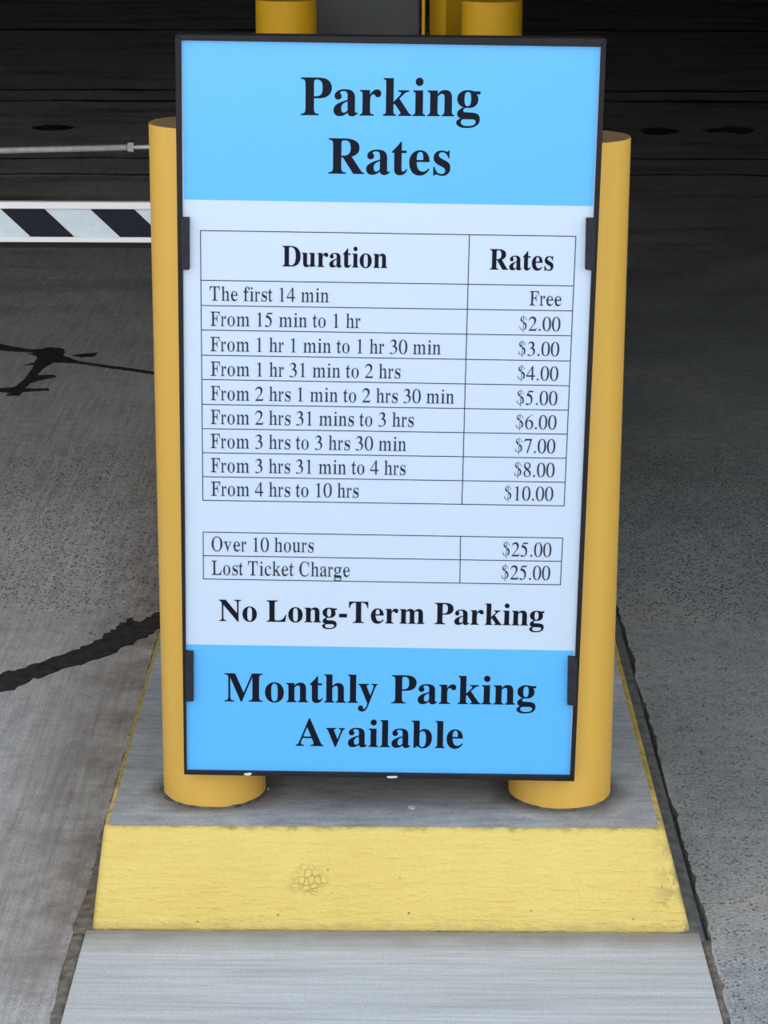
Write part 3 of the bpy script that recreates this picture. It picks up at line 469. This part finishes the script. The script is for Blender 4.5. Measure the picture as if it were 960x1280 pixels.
'g':(500,['217 -209 180 -208 147 -205 118 -199 92 -191 71 -181 64 -160 44 -137 37 -111 42 -88 56 -68 73 -52 102 -38 73 -21 52 -1 39 21 35 45 45 69 68 90 79 110 97 128 125 146 179 164 125 180 107 200 85 224 70 251 61 282 58 316 60 346 68 374 81 399 100 420 113 439 144 454 168 463 179 469 206 473 234 474 263 473 292 469 306 462 334 453 410 453 472 453 459 399 388 399 396 369 406 337 409 303 407 275 400 249 388 225 372 204 358 186 327 172 307 161 289 155 256 153 234 154 211 155 182 151 157 141 142 125 133 106 154 81 210 73 261 73 298 72 332 70 361 66 386 60 413 50 435 36 451 19 461 -2 468 -26 446 -55 453 -89 443 -119 423 -146 385 -168 382 -181 356 -191 326 -199 293 -204 257 -208','234 185 275 193 306 217 315 242 320 274 322 314 319 354 313 386 311 411 277 434 234 442 194 434 163 411 153 386 147 354 145 314 147 274 153 242 163 217 194 193','239 -173 294 -170 343 -161 378 -146 396 -125 404 -98 401 -76 380 -62 344 -54 305 -51 225 -51 137 -51 103 -77 93 -108 100 -133 121 -154 155 -165 198 -171']),
'0':(500,['476 331 470 420 455 493 431 556 397 607 356 645 308 668 250 676 191 668 143 645 102 607 68 556 44 493 29 420 24 331 29 241 44 168 68 105 102 54 143 16 191 -6 249 -14 308 -6 356 16 397 54 431 105 455 168 470 241','381 331 378 412 369 480 354 538 335 585 311 619 283 640 250 648 216 640 188 619 164 585 145 538 130 480 121 412 119 331 121 249 130 181 145 123 164 76 188 42 216 21 249 14 283 21 311 42 335 76 354 123 369 181 378 249']),
'1':(500,['111 571 111 591 291 676 300 674 300 78 302 53 310 36 327 25 354 18 394 15 394 0 118 0 118 15 158 18 185 24 202 35 211 52 214 75 214 545 213 563 210 576 204 584 196 589 185 590 172 589 159 586 144 582 128 576']),
'2':(500,['30 0 427 0 475 137 461 142 444 115 428 96 411 84 392 78 370 76 128 76 260 220 319 287 364 345 395 398 414 450 420 505 412 559 389 606 352 643 304 667 245 676 177 666 121 639 79 596 49 542 31 478 52 473 71 515 95 549 124 574 158 589 200 594 242 588 277 570 304 542 321 505 327 460 322 412 308 362 281 310 243 253 190 190 30 14']),
'3':(500,['60 510 77 545 98 573 122 594 151 606 185 610 221 605 250 592 272 572 285 544 290 512 284 466 265 426 237 393 199 367 153 346 153 333 163 333 174 333 185 333 195 332 205 331 252 322 291 303 320 275 339 237 345 190 339 134 321 86 293 48 257 24 215 16 188 21 162 34 136 48 108 61 78 66 65 65 55 61 48 55 44 47 42 38 47 20 60 5 82 -5 112 -12 150 -14 241 -3 318 28 378 77 417 142 431 220 427 265 413 304 388 337 353 365 305 386 339 411 363 438 379 467 387 498 390 530 383 578 363 618 331 649 288 669 235 676 184 669 139 648 101 615 70 570 45 515']),
'4':(500,['472 167 472 231 370 231 370 676 326 676 12 231 12 167 293 167 293 0 370 0 370 167','293 231 52 231 293 573']),
'5':(500,['438 681 405 600 185 598 155 525 227 510 292 476 343 422 378 347 390 250 377 159 340 86 284 31 213 -2 130 -14 97 -11 70 -4 49 8 36 24 32 42 34 55 40 65 49 73 61 78 75 80 98 75 120 62 143 48 167 35 195 30 232 39 264 63 290 100 306 148 312 205 301 282 270 343 219 389 150 419 64 432 64 440 170 660 390 662 403 664 413 668 421 674 426 680 430 688']),
'6':(500,['446 684 309 642 195 574 108 484 53 379 34 265 44 171 73 93 118 35 179 -1 252 -14 324 -3 383 28 429 77 458 141 468 218 460 289 435 347 397 391 346 418 285 428 249 426 217 420 190 409 164 395 140 378 170 460 218 533 281 595 359 641 448 668','128 240 128 254 129 268 129 282 130 296 132 310 143 337 161 357 184 372 211 380 240 383 289 372 327 343 355 299 372 243 378 180 373 120 358 74 335 41 304 21 265 14 218 25 180 55 152 102 134 165']),
'7':(500,['449 662 79 662 20 515 37 507 61 542 83 565 104 579 128 586 155 588 370 588 172 -8 237 -8 449 646']),
'8':(500,['445 155 435 99 408 52 365 17 310 -6 245 -14 181 -6 129 18 89 53 65 98 56 150 61 194 77 232 104 266 142 298 190 330 146 368 110 403 84 439 68 478 62 520 71 571 98 614 138 647 190 668 250 676 306 669 354 649 392 618 416 578 424 530 419 491 404 456 377 425 338 395 285 365 346 323 391 283 422 244 439 202','352 525 347 567 333 601 311 626 281 642 245 648 208 643 177 629 153 609 138 582 132 552 137 517 153 485 179 455 215 424 262 390 296 419 321 446 338 472 349 498','212 312 184 286 161 257 144 225 134 190 130 150 136 105 152 68 179 39 213 20 255 14 294 19 326 34 351 57 367 86 372 120 366 160 347 197 315 233 270 271']),
'$':(500,['386 499 382 525 408 529 410 501','382 525 375 555 401 565 408 529','375 555 361 580 388 596 401 565','361 580 343 599 367 625 388 596','343 599 321 612 338 646 367 625','321 612 294 620 306 660 338 646','294 620 267 624 270 667 306 660','267 624 237 622 233 668 270 667','237 622 203 614 189 663 233 668','203 614 175 600 145 650 189 663','175 600 160 583 111 622 145 650','160 583 151 563 89 587 111 622','151 563 150 547 79 549 89 587','150 547 154 530 82 510 79 549','154 530 162 511 97 473 82 510','162 511 177 491 123 439 97 473','177 491 203 470 156 409 123 439','203 470 237 447 193 383 156 409','237 447 274 423 231 358 193 383','274 423 313 397 267 333 231 358','313 397 351 369 299 308 267 333','351 369 385 336 325 284 299 308','385 336 410 297 341 261 325 284','410 297 425 253 351 237 341 261','425 253 427 205 354 207 351 237','427 205 419 157 351 173 354 207','419 157 401 110 341 136 351 173','401 110 374 67 326 103 341 136','374 67 338 37 306 80 326 103','338 37 300 18 280 62 306 80','300 18 263 7 253 50 280 62','263 7 225 4 225 46 253 50','225 4 183 9 191 49 225 46','183 9 142 22 158 58 191 49','142 22 108 45 131 73 158 58','108 45 82 75 108 95 131 73','82 75 63 110 91 123 108 95','63 110 51 146 79 154 91 123','51 146 46 179 71 184 79 154','46 179 44 203 66 207 71 184','236 727 236 672 264 672 264 727','236 618 236 445 264 425 264 618','236 352 236 52 264 52 264 336','236 0 236 -87 264 -87 264 0']),
'.':(250,['177 42 167 73 141 92 109 92 83 73 73 42 83 11 109 -8 141 -8 167 11'])}

# ------------------------------------------------------------------ the setting
TOP = 0.15                     # island height above the driveway
def struct(name, bm, mat, smooth=False):
    return tag(link(name, mesh_of(bm, smooth), mat), kind='structure')

# driveway slabs: left lane, right lane (its edge against the island is ragged), ground behind the island
rng = random.Random(3)
bm = bmesh.new()
def slab(x0, x1, y0, y1, t=0.12):
    add_box(bm, x0, x1, y0, y1, -t, 0.0)
ISLAND_BACK = 4.35
def ragged(xe, x_far, y0, y1, amp, sign, lo, hi):
    """a slab whose edge along the island is broken and uneven"""
    ys = [y0, -2.0]
    while ys[-1] < y1 - hi: ys.append(ys[-1] + rng.uniform(lo, hi))
    ys.append(y1)
    drift = 0.0
    rows = []
    for y in ys:
        drift = 0.7 * drift + rng.uniform(-amp, amp)
        e = xe + drift + (sign * rng.uniform(0.002, 0.006) if rng.random() < 0.08 else 0)
        rows.append([bm.verts.new((e, y, -0.12)), bm.verts.new((e, y, -0.0005)), bm.verts.new((e + sign * 0.003, y, 0.0)), bm.verts.new((x_far, y, 0.0)), bm.verts.new((x_far, y, -0.12))])
    for A, B in zip(rows, rows[1:]):
        for k in range(5): bm.faces.new((A[k], A[(k + 1) % 5], B[(k + 1) % 5], B[k]))
    bm.faces.new(rows[0]); bm.faces.new(list(reversed(rows[-1])))
ragged(-0.4985, -9, -30, ISLAND_BACK, 0.0028, -1, 0.012, 0.04)
ragged(0.5155, 9, -30, ISLAND_BACK, 0.0030, 1, 0.008, 0.028)
slab(-9, 9, ISLAND_BACK, 24)
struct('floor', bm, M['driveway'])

# light broomed slab in front of the island
bm = bmesh.new()
add_box(bm, -0.480, 0.500, -30, -0.2285, -0.12, 0.002, bevel=0.004, seg=2)
struct('apron_slab', bm, M['apron'])
# joint fillers either side of the apron and along the island
def filler(xl, xr, y0, y1, z, amp, step, seed):
    r = random.Random(seed)
    b = bmesh.new(); n = int((y1 - y0) / step) + 1
    rows = []
    for i in range(n + 1):
        y = y0 + (y1 - y0) * i / n
        rows.append([b.verts.new((xl + (xr - xl) * k / 4, y, z + (r.uniform(-amp, amp) if 0 < k < 4 else -amp))) for k in range(5)])
    for A, B in zip(rows, rows[1:]):
        for k in range(4): b.faces.new((A[k], A[k + 1], B[k + 1], B[k]))
    ext = bmesh.ops.extrude_face_region(b, geom=b.faces[:])
    for v in [g for g in ext['geom'] if isinstance(g, bmesh.types.BMVert)]: v.co.z = -0.10
    return b
struct('trim_1', filler(-0.512, -0.4785, -8, -0.235, -0.002, 0.002, 0.015, 1), M['seal_brown'], True)
struct('trim_2', filler(0.4985, 0.527, -8, -0.25, -0.002, 0.002, 0.015, 2), M['seal_brown'], True)
struct('trim_3', filler(-0.512, -0.462, -0.235, ISLAND_BACK, -0.001, 0.0015, 0.02, 3), M['seal_brown'], True)
struct('trim_4', filler(0.470, 0.5080, -0.25, ISLAND_BACK, -0.001, 0.0015, 0.02, 4), M['seal_dark'], True)

# parking structure overhead and around
CZ = 3.3
struct('wall_facade', box(-9.3, 9.3, -0.65, -0.35, CZ, 6.6), M['garage'])
struct('ceiling', box(-9, 9, -0.35, 24, CZ, CZ + 0.35), M['garage'])
struct('wall_back', box(-9, 9, 24, 24.3, -0.12, CZ + 0.35), M['garage'])
struct('wall_left', box(-9.3, -9, -0.35, 24.3, -0.12, CZ + 0.35), M['garage'])
struct('wall_right', box(9, 9.3, -0.35, 24.3, -0.12, CZ + 0.35), M['garage'])
struct('wall_sky_blocker', box(2.0, 9, 0.25, 0.55, -0.12, CZ), M['garage'])   # unseen, added beside the entrance to cut skylight on the right lane

# ------------------------------------------------------------------ the island
isl = empty('traffic_island', (0, 0, 0), 'raised concrete island with yellow painted sloping front under the rates sign', 'traffic island')
# frustum body: base and top outlines, chamfered arris
BX0, BX1, BY0 = -0.4710, 0.4860, -0.2215
TX0, TX1, TY0 = -0.4540, 0.4450, -0.1600
def ring(x0, x1, y0, y1, z, rr, n=6):
    pts = []
    for cx, cy, a0 in ((x0 + rr, y0 + rr, math.pi), (x1 - rr, y0 + rr, 1.5 * math.pi), (x1 - rr, y1 - rr, 0), (x0 + rr, y1 - rr, 0.5 * math.pi)):
        for k in range(n + 1):
            a = a0 + 0.5 * math.pi * k / n
            pts.append((cx + rr * math.cos(a), cy + rr * math.sin(a), z))
    return pts
bm = bmesh.new()
prof = [(0.0, 0.0)]
levels = []
for f, z in ((0.0, -0.10), (0.0, 0.0), (0.30, 0.05), (0.62, 0.10), (0.86, 0.136), (0.93, 0.1445), (1.0, 0.1485)):
    e = f
    levels.append(ring(BX0 + (TX0 - BX0) * e, BX1 + (TX1 - BX1) * e, BY0 + (TY0 - BY0) * e, ISLAND_BACK - 0.02 - 0.04 * e, z, 0.012))
levels.append(ring(TX0 + 0.003, TX1 - 0.0035, TY0 + 0.003, ISLAND_BACK - 0.07, TOP, 0.010))
vr = [[bm.verts.new(p) for p in lv] for lv in levels]
for A, B in zip(vr, vr[1:]):
    n = len(A)
    for k in range(n):
        l = (k + 1) % n
        bm.faces.new((A[k], A[l], B[l], B[k]))
bm.faces.new(vr[0])
inner = ring(TX0 + 0.006, TX1 - 0.007, TY0 + 0.006, ISLAND_BACK - 0.08, TOP, 0.008)
iv = [bm.verts.new(p) for p in inner]
for k in range(len(iv)):
    l = (k + 1) % len(iv)
    bm.faces.new((vr[-1][k], vr[-1][l], iv[l], iv[k]))
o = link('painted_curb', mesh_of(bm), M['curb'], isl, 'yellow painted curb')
bm = bmesh.new()
add_prism(bm, [(x, y, TOP) for x, y, z in ring(TX0 + 0.006, TX1 - 0.007, TY0 + 0.006, ISLAND_BACK - 0.08, TOP, 0.008)], (0, 0, -0.05))
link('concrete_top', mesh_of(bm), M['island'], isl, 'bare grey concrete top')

# ------------------------------------------------------------------ bollards
RB = 0.085
def make_bollard(x, y, h, label, seed, paint='bollard', cap='cap'):
    b = empty('bollard', (x, y, TOP), label, 'bollard', 'yellow bollards on the island')
    bm = bmesh.new()
    add_lathe(bm, x, y, [(RB, TOP + 0.001), (RB, TOP + h)], 96)
    link('pipe', mesh_of(bm, True), M[paint], b)
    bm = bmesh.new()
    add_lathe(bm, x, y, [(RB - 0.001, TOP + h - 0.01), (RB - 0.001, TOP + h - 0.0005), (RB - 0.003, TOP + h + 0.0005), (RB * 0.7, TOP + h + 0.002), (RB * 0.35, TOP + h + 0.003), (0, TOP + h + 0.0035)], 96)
    link('cap', mesh_of(bm), M[cap], b, 'dusty cap with shade painted in brown' if cap == 'cap' else None)
    r = random.Random(seed)
    bm = bmesh.new()
    seg = 90
    off = [r.uniform(0.001, 0.008) for _ in range(seg)]
    off = [(off[k - 1] + 2 * off[k] + off[(k + 1) % seg]) / 4 for k in range(seg)]
    rows = []
    for f, zz in ((-0.4, 0.0055), (0.0, 0.0055), (0.45, 0.004), (1.0, 0.0)):
        rows.append([bm.verts.new((x + (RB + off[k] * f + (-0.002 if f < 0 else 0)) * math.cos(2 * math.pi * k / seg), y + (RB + off[k] * f + (-0.002 if f < 0 else 0)) * math.sin(2 * math.pi * k / seg), TOP + zz * (0.25 + off[k] * 60))) for k in range(seg)])
    for A, B in zip(rows, rows[1:]):
        for k in range(seg):
            l = (k + 1) % seg
            bm.faces.new((A[k], A[l], B[l], B[k]))
    link('grout_ring', mesh_of(bm, True), M['grout'], b, 'grey grout around the foot')
    return b
HS = 0.2872
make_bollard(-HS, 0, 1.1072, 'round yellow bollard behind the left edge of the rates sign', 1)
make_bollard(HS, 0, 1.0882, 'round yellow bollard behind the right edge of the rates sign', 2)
make_bollard(-HS - 0.008, 3.1576, 1.0503, 'round yellow bollard far back, left of the grey cabinet', 3, 'post_paint', 'post_paint')
make_bollard(HS - 0.008, 3.1576, 1.0503, 'round yellow bollard far back, right of the square yellow post', 4, 'post_paint', 'post_paint')

# ------------------------------------------------------------------ the sign
SA, SB = Vector(SIGN_A), Vector(SIGN_B)
SN = SA.cross(SB).normalized()          # towards the viewer's side
SO = Vector(SIGN_O)
def S(u, v, n=0.0): return SO + SA * u + SB * v + SN * n
sign = empty('parking_sign', tuple(SO), 'tall framed blue and white parking rates sign fixed across the two front bollards', 'sign')
# frame: mitred L-section bars
bm = bmesh.new()
for i in range(4):
    j = (i + 1) % 4
    a, b, c, d = FRAME_OUT[i], FRAME_OUT[j], FRAME_IN[j], FRAME_IN[i]
    add_prism(bm, [S(*a), S(*b), S(*c), S(*d)], SN * -0.026)
fr = link('frame', mesh_of(bm), M['frame'], sign, 'black metal frame')
wb = fr.modifiers.new('edge', 'BEVEL'); wb.width = 0.0012; wb.segments = 2; wb.limit_method = 'ANGLE'
# poster sheet, set back in the frame
PN = -0.006
u0, u1 = FRAME_IN[0][0] - 0.001, FRAME_IN[1][0] + 0.001
def quad(bm, u0, v0, u1, v1, n, t):
    add_prism(bm, [S(u0, v0, n), S(u1, v0, n), S(u1, v1, n), S(u0, v1, n)], SN * -t)
def quad4(bm, q, n, t):
    add_prism(bm, [S(a, b, n) for a, b in q], SN * -t)
bm = bmesh.new()
quad4(bm, [(FRAME_IN[0][0] - 0.002, FRAME_IN[0][1] - 0.002), (FRAME_IN[1][0] + 0.002, FRAME_IN[1][1] - 0.002), (FRAME_IN[2][0] + 0.002, FRAME_IN[2][1] + 0.002), (FRAME_IN[3][0] - 0.002, FRAME_IN[3][1] + 0.002)], PN, 0.002)
poster = link('poster', mesh_of(bm), M['white'], sign, 'white poster with black lettering')
bm = bmesh.new()
quad4(bm, [BAND_TOP[0], BAND_TOP[1], (FRAME_IN[2][0] - 0.0008, FRAME_IN[2][1] + 0.001), (FRAME_IN[3][0] + 0.0004, FRAME_IN[3][1] + 0.001)], PN + 0.0003, 0.0003)
link('heading_band', mesh_of(bm), M['blue'], poster, 'sky blue heading band')
bm = bmesh.new()
quad4(bm, [(FRAME_IN[0][0] + 0.0006, FRAME_IN[0][1] - 0.001), (FRAME_IN[1][0] - 0.0006, FRAME_IN[1][1] - 0.001), BAND_LOW[1], BAND_LOW[0]], PN + 0.0003, 0.0003)
link('footer_band', mesh_of(bm), M['blue'], poster, 'sky blue band at the foot')
# ruled tables
LW = 0.00062
def rule(bm, a, b, w=LW):
    a, b = Vector((*a, 0)), Vector((*b, 0))
    d = (b - a).normalized(); s = Vector((-d.y, d.x, 0)) * w; e = d * w
    quad4(bm, [(p.x, p.y) for p in (a - e - s, b + e - s, b + e + s, a - e + s)], PN + 0.0004, 0.0003)
def table(left, right, div):
    bm = bmesh.new()
    for l, r in zip(left, right): rule(bm, l, r)
    rule(bm, left[0], left[-1]); rule(bm, right[0], right[-1]); rule(bm, *div)
    link('ruled_table', mesh_of(bm), M['ink_grey'], poster, 'thin dark table lines')
table(TABLE_A_LEFT, TABLE_A_RIGHT, TABLE_A_DIVIDER)
table(TABLE_B_LEFT, TABLE_B_RIGHT, TABLE_B_DIVIDER)
# lettering
def lettering(txt, bold, a, b, cap):
    G = BOLD_GLYPHS if bold else ROMAN_GLYPHS
    pen, items = 0, []
    for ch in txt:
        if ch == ' ': pen += 250; continue
        adv, cs = G[ch]
        for q in cs:
            v = list(map(int, q.split()))
            items.append([(v[k] + pen, v[k + 1]) for k in range(0, len(v), 2)])
        pen += adv
    x0 = min(p[0] for c in items for p in c); x1 = max(p[0] for c in items for p in c)
    su = (b[0] - a[0]) / (x1 - x0); sh = (b[1] - a[1]) / (x1 - x0); sv = cap / 668.0
    cu = bpy.data.curves.new('letters', 'CURVE')
    cu.dimensions = '2D'; cu.fill_mode = 'BOTH'
    for c in items:
        sp = cu.splines.new('POLY'); sp.points.add(len(c) - 1); sp.use_cyclic_u = True
        for pt, (x, y) in zip(sp.points, c): pt.co = ((x - x0) * su, (x - x0) * sh + y * sv, 0, 1)
    tmp = bpy.data.objects.new('letters', cu); COL.objects.link(tmp)
    me = bpy.data.meshes.new_from_object(tmp.evaluated_get(bpy.context.evaluated_depsgraph_get()))
    bpy.data.objects.remove(tmp); bpy.data.curves.remove(cu)
    for v in me.vertices: v.co = S(a[0] + v.co.x, a[1] + v.co.y, PN + 0.0007)
    me.materials.clear()
    return link('lettering', me, M['ink'] if bold else M['ink_grey'], poster, ('bold black words ' if bold else 'thin dark words ') + txt)
for args in LETTERING: lettering(*args)
# black retaining clips hooked over the sheet
for q in CLIPS:
    bm = bmesh.new()
    add_prism(bm, [S(a, b, 0.004) for a, b in q], SN * -0.012)
    c = link('clip', mesh_of(bm), M['clip'], sign, 'black clip over the poster edge')
    bv = c.modifiers.new('edge', 'BEVEL'); bv.width = 0.001; bv.segments = 2
# backing board and the brackets to the bollards
bm = bmesh.new()
quad(bm, -0.312, 0.004, 0.312, 1.182, -0.012, 0.012)
link('backing_board', mesh_of(bm), M['frame'], sign)
for bx in (-HS, HS):
    for v in (0.22, 0.82):
        p = S(bx, v, -0.022)
        link('bracket', mesh_of(box(bx - 0.011, bx + 0.011, p.y, -RB - 0.0003, p.z - 0.02, p.z + 0.02)), M['steel'], sign)

# ------------------------------------------------------------------ barrier gate across the left lane
YB = 1.45
gate = empty('barrier_gate', (-0.05, 1.6, TOP), 'lowered parking barrier with black and white striped arm across the left lane', 'barrier gate')
gx0, gx1, gy0, gy1 = -0.22, 0.12, 1.52, 1.84
bm = bmesh.new(); add_box(bm, gx0, gx1, gy0, gy1, TOP + 0.04, 1.12, bevel=0.012)
cab = link('cabinet', mesh_of(bm), M['gate_box'], gate, 'yellow gate housing')
bm = bmesh.new(); add_box(bm, gx0 - 0.015, gx1 + 0.015, gy0 - 0.015, gy1 + 0.015, TOP, TOP + 0.04, bevel=0.004)
link('plinth', mesh_of(bm), M['steel'], gate)
bm = bmesh.new(); add_rod(bm, (-0.05, YB + 0.012, 0.858), (-0.05, gy0 + 0.01, 0.858), 0.055, 32)
link('pivot_hub', mesh_of(bm), M['steel'], gate)
AX0, AX1 = -3.30, 0.05
zt, zf1, zf0, zb, zr = 0.9021, 0.8872, 0.8262, 0.8147, 0.8016
bm = bmesh.new(); add_box(bm, AX0, AX1, YB + 0.003, YB + 0.016, zb + 0.004, zt - 0.004)
arm = link('arm', mesh_of(bm), M['boom_sheet'], gate, 'white striped boom arm')
for nm, a, b in (('upper_lip', zf1, zt), ('lower_lip', zb, zf0)):
    link(nm, mesh_of(box(AX0, AX1, YB - 0.003, YB + 0.018, a, b, bevel=0.0015)), M['boom_white'], arm, 'bright white edge')
link('rubber_edge', mesh_of(box(AX0, AX1, YB + 0.004, YB + 0.016, zr, zb + 0.001)), M['rubber'], arm, 'black rubber underside')
per, wd, sl = 0.1935, 0.0945, 0.0635
k = -3
x = -0.8411 + 3 * per
while x - 0.0 > AX0 - 0.1:
    x -= 0
    pts = [(x, zf1), (x + wd, zf1), (x + wd + sl, zf0), (x + sl, zf0)]
    pts = [(min(max(a, AX0), AX1 - 0.06), b) for a, b in pts]
    if pts[1][0] - pts[0][0] > 0.005 or pts[2][0] - pts[3][0] > 0.005:
        bm = bmesh.new(); add_prism(bm, [(a, YB + 0.0022, b) for a, b in pts], (0, 0.0015, 0))
        link('stripe', mesh_of(bm), M['boom_dark'], arm, 'dark slanting stripe')
    x -= per
# stay rod above the arm with its lock nut
def rz(x): return 1.0092 + (x + 0.8392) * 0.0283
YR = YB + 0.02
bm = bmesh.new(); add_rod(bm, (AX0 + 0.05, YR, rz(AX0 + 0.05)), (-0.558, YR, rz(-0.558)), 0.0066)
rod = link('stay_rod', mesh_of(bm, True), M['steel'], gate, 'thin galvanised stay rod')
bm = bmesh.new(); add_rod(bm, (-0.558, YR, rz(-0.558)), (-0.17, YR, rz(-0.17)), 0.0042)
xx = -0.545
while xx < -0.40:
    add_rod(bm, (xx, YR, rz(xx)), (xx + 0.0012, YR, rz(xx)), 0.0049, 12); xx += 0.0026
link('threaded_end', mesh_of(bm), M['steel'], rod)
bm = bmesh.new(); add_rod(bm, (-0.5642, YR, rz(-0.558)), (-0.5518, YR, rz(-0.558)), 0.0108, 6)
link('lock_nut', mesh_of(bm), M['steel'], rod, 'hexagonal lock nut')
link('rod_anchor', mesh_of(box(-0.19, -0.16, YR - 0.012, gy0 + 0.01, rz(-0.17) - 0.02, rz(-0.17) + 0.02)), M['steel'], gate)
link('rod_anchor', mesh_of(box(AX0 + 0.03, AX0 + 0.06, YR - 0.012, YR + 0.012, zt - 0.003, rz(AX0) + 0.02)), M['steel'], gate)

# ------------------------------------------------------------------ machine and square post far back on the island
mach = empty('ticket_machine', (-0.11, 3.6, TOP), 'dark grey machine cabinet far back between the two rear bollards', 'machine cabinet')
bm = bmesh.new(); add_box(bm, -0.300, 0.0810, 3.42, 3.80, TOP + 0.05, 1.62, bevel=0.006)
link('body', mesh_of(bm), M['cabinet'], mach)
link('plinth', mesh_of(box(-0.285, 0.07, 3.44, 3.78, TOP, TOP + 0.05)), M['steel'], mach)
link('door', mesh_of(box(-0.27, 0.055, 3.412, 3.421, TOP + 0.12, 0.95, bevel=0.003)), M['cabinet'], mach)
link('corner_trim', mesh_of(box(0.0868, 0.0955, 3.415, 3.43, TOP + 0.05, 1.62)), M['post_paint'], mach, 'thin yellow edge strip')
link('trim_bracket', mesh_of(box(0.078, 0.09, 3.421, 3.429, 0.5, 0.53)), M['steel'], mach)
post = empty('square_post', (0.157, 3.5, TOP), 'square yellow post beside the right rear bollard', 'post')
bm = bmesh.new()
cx, cy = 0.1566, 3.495
pr = [(0.1102, 3.492), (0.1568, 3.462), (0.2030, 3.505), (0.1564, 3.535)]
add_prism(bm, [(a, b, TOP + 0.01) for a, b in pr], (0, 0, 1.42))
o = link('shaft', mesh_of(bm), M['post_paint'], post)
link('base_plate', mesh_of(box(0.09, 0.22, 3.44, 3.56, TOP, TOP + 0.012)), M['steel'], post)

# ------------------------------------------------------------------ marks lying on the ground
def flat(name, pts, z, t, mat, label, cat, group=None, rag=0.0, seed=0):
    r = random.Random(seed)
    P = []
    n = len(pts)
    for i in range(n):
        a, b = Vector(pts[i]), Vector(pts[(i + 1) % n])
        L = (b - a).length
        m = max(1, int(L / max(0.006, rag * 2))) if rag else 1
        for k in range(m):
            p = a.lerp(b, k / m)
            if rag: p = p + Vector((r.uniform(-rag, rag), r.uniform(-rag, rag) * 1.5))
            P.append((p.x, p.y, z))
    bm = bmesh.new()
    up = [bm.verts.new((p[0], p[1], z + t)) for p in P]
    dn = [bm.verts.new((p[0], p[1], z - 0.002)) for p in P]
    for tri in tessellate_polygon([[Vector(p) for p in P]]):
        q = [up[k] for k in tri]
        n = (q[1].co - q[0].co).cross(q[2].co - q[0].co)
        bm.faces.new(q if n.z > 0 else q[::-1])
    for k in range(len(P)):
        l = (k + 1) % len(P)
        bm.faces.new((dn[k], dn[l], up[l], up[k]))
    me = bpy.data.meshes.new('mesh'); bm.to_mesh(me); bm.free()
    return tag(link(name, me, mat), label, cat, group)
flat('tar_seal', TAR_STRIP, 0.0, 0.003, M['tar'], 'broad black tar strip curving over the left lane to the island', 'tar seal', rag=0.006, seed=5)
flat('tar_seal', TAR_CRACK, 0.0, 0.003, M['tar'], 'branching black tar crack seal with a thin tail, left lane below the barrier', 'tar seal', rag=0.0015, seed=6)
flat('tar_seal', TAR_BLOB, 0.0, 0.003, M['tar'], 'small separate black tar dash just above the branching crack seal', 'tar seal', rag=0.002, seed=7)
flat('oil_stain', DARK_SPOT, 0.0, 0.002, M['oil'], 'black oval stain on the dark floor left, above the thin rod', 'stain', rag=0.01, seed=8)
flat('oil_stain', OIL_A, 0.0, 0.002, M['oil'], 'small black smear on the dark floor just right of the right bollard top', 'stain', rag=0.02, seed=9)
flat('oil_stain', OIL_B, 0.0, 0.002, M['oil'], 'wide black smear on the dark floor at far right', 'stain', rag=0.02, seed=10)

def chip(name, center, su, sv, n, label, cat, up, ax, parent=None, seed=0):
    r = random.Random(seed)
    ay = up.cross(ax)
    pts = []
    for k in range(9):
        a = 2 * math.pi * k / 9
        q = r.uniform(0.55, 1.1)
        pts.append(center + ax * (math.cos(a) * su * q) + ay * (math.sin(a) * sv * q))
    bm = bmesh.new(); add_prism(bm, pts, up * n)
    o = link(name, mesh_of(bm), M['fleck'], parent, label)
    if parent is None: tag(o, label, cat)
    return o
UPV, XV = Vector((0, 0, 1)), Vector((1, 0, 0))
for (u, v), su, sd in ((FLECKS_ON_FRAME[0], 0.0085, 1), (FLECKS_ON_FRAME[1], 0.009, 2)):
    chip('bird_dropping', S(u, v, 0.0), su, 0.0026, 0.0012, 'white splash on the lower frame', None, SN, SA, sign, sd)
for (a, b), su, sv, lab, sd in ((FLECK_ISLAND[0], 0.008, 0.009, 'white speck on the grey island top between the front bollards', 3),
                               (FLECK_ISLAND[1], 0.0028, 0.006, 'tiny white speck beside the foot of the left front bollard', 4)):
    chip('paint_speck', Vector((a, b, TOP)), su, sv, 0.0015, lab, 'speck', UPV, XV, None, sd)
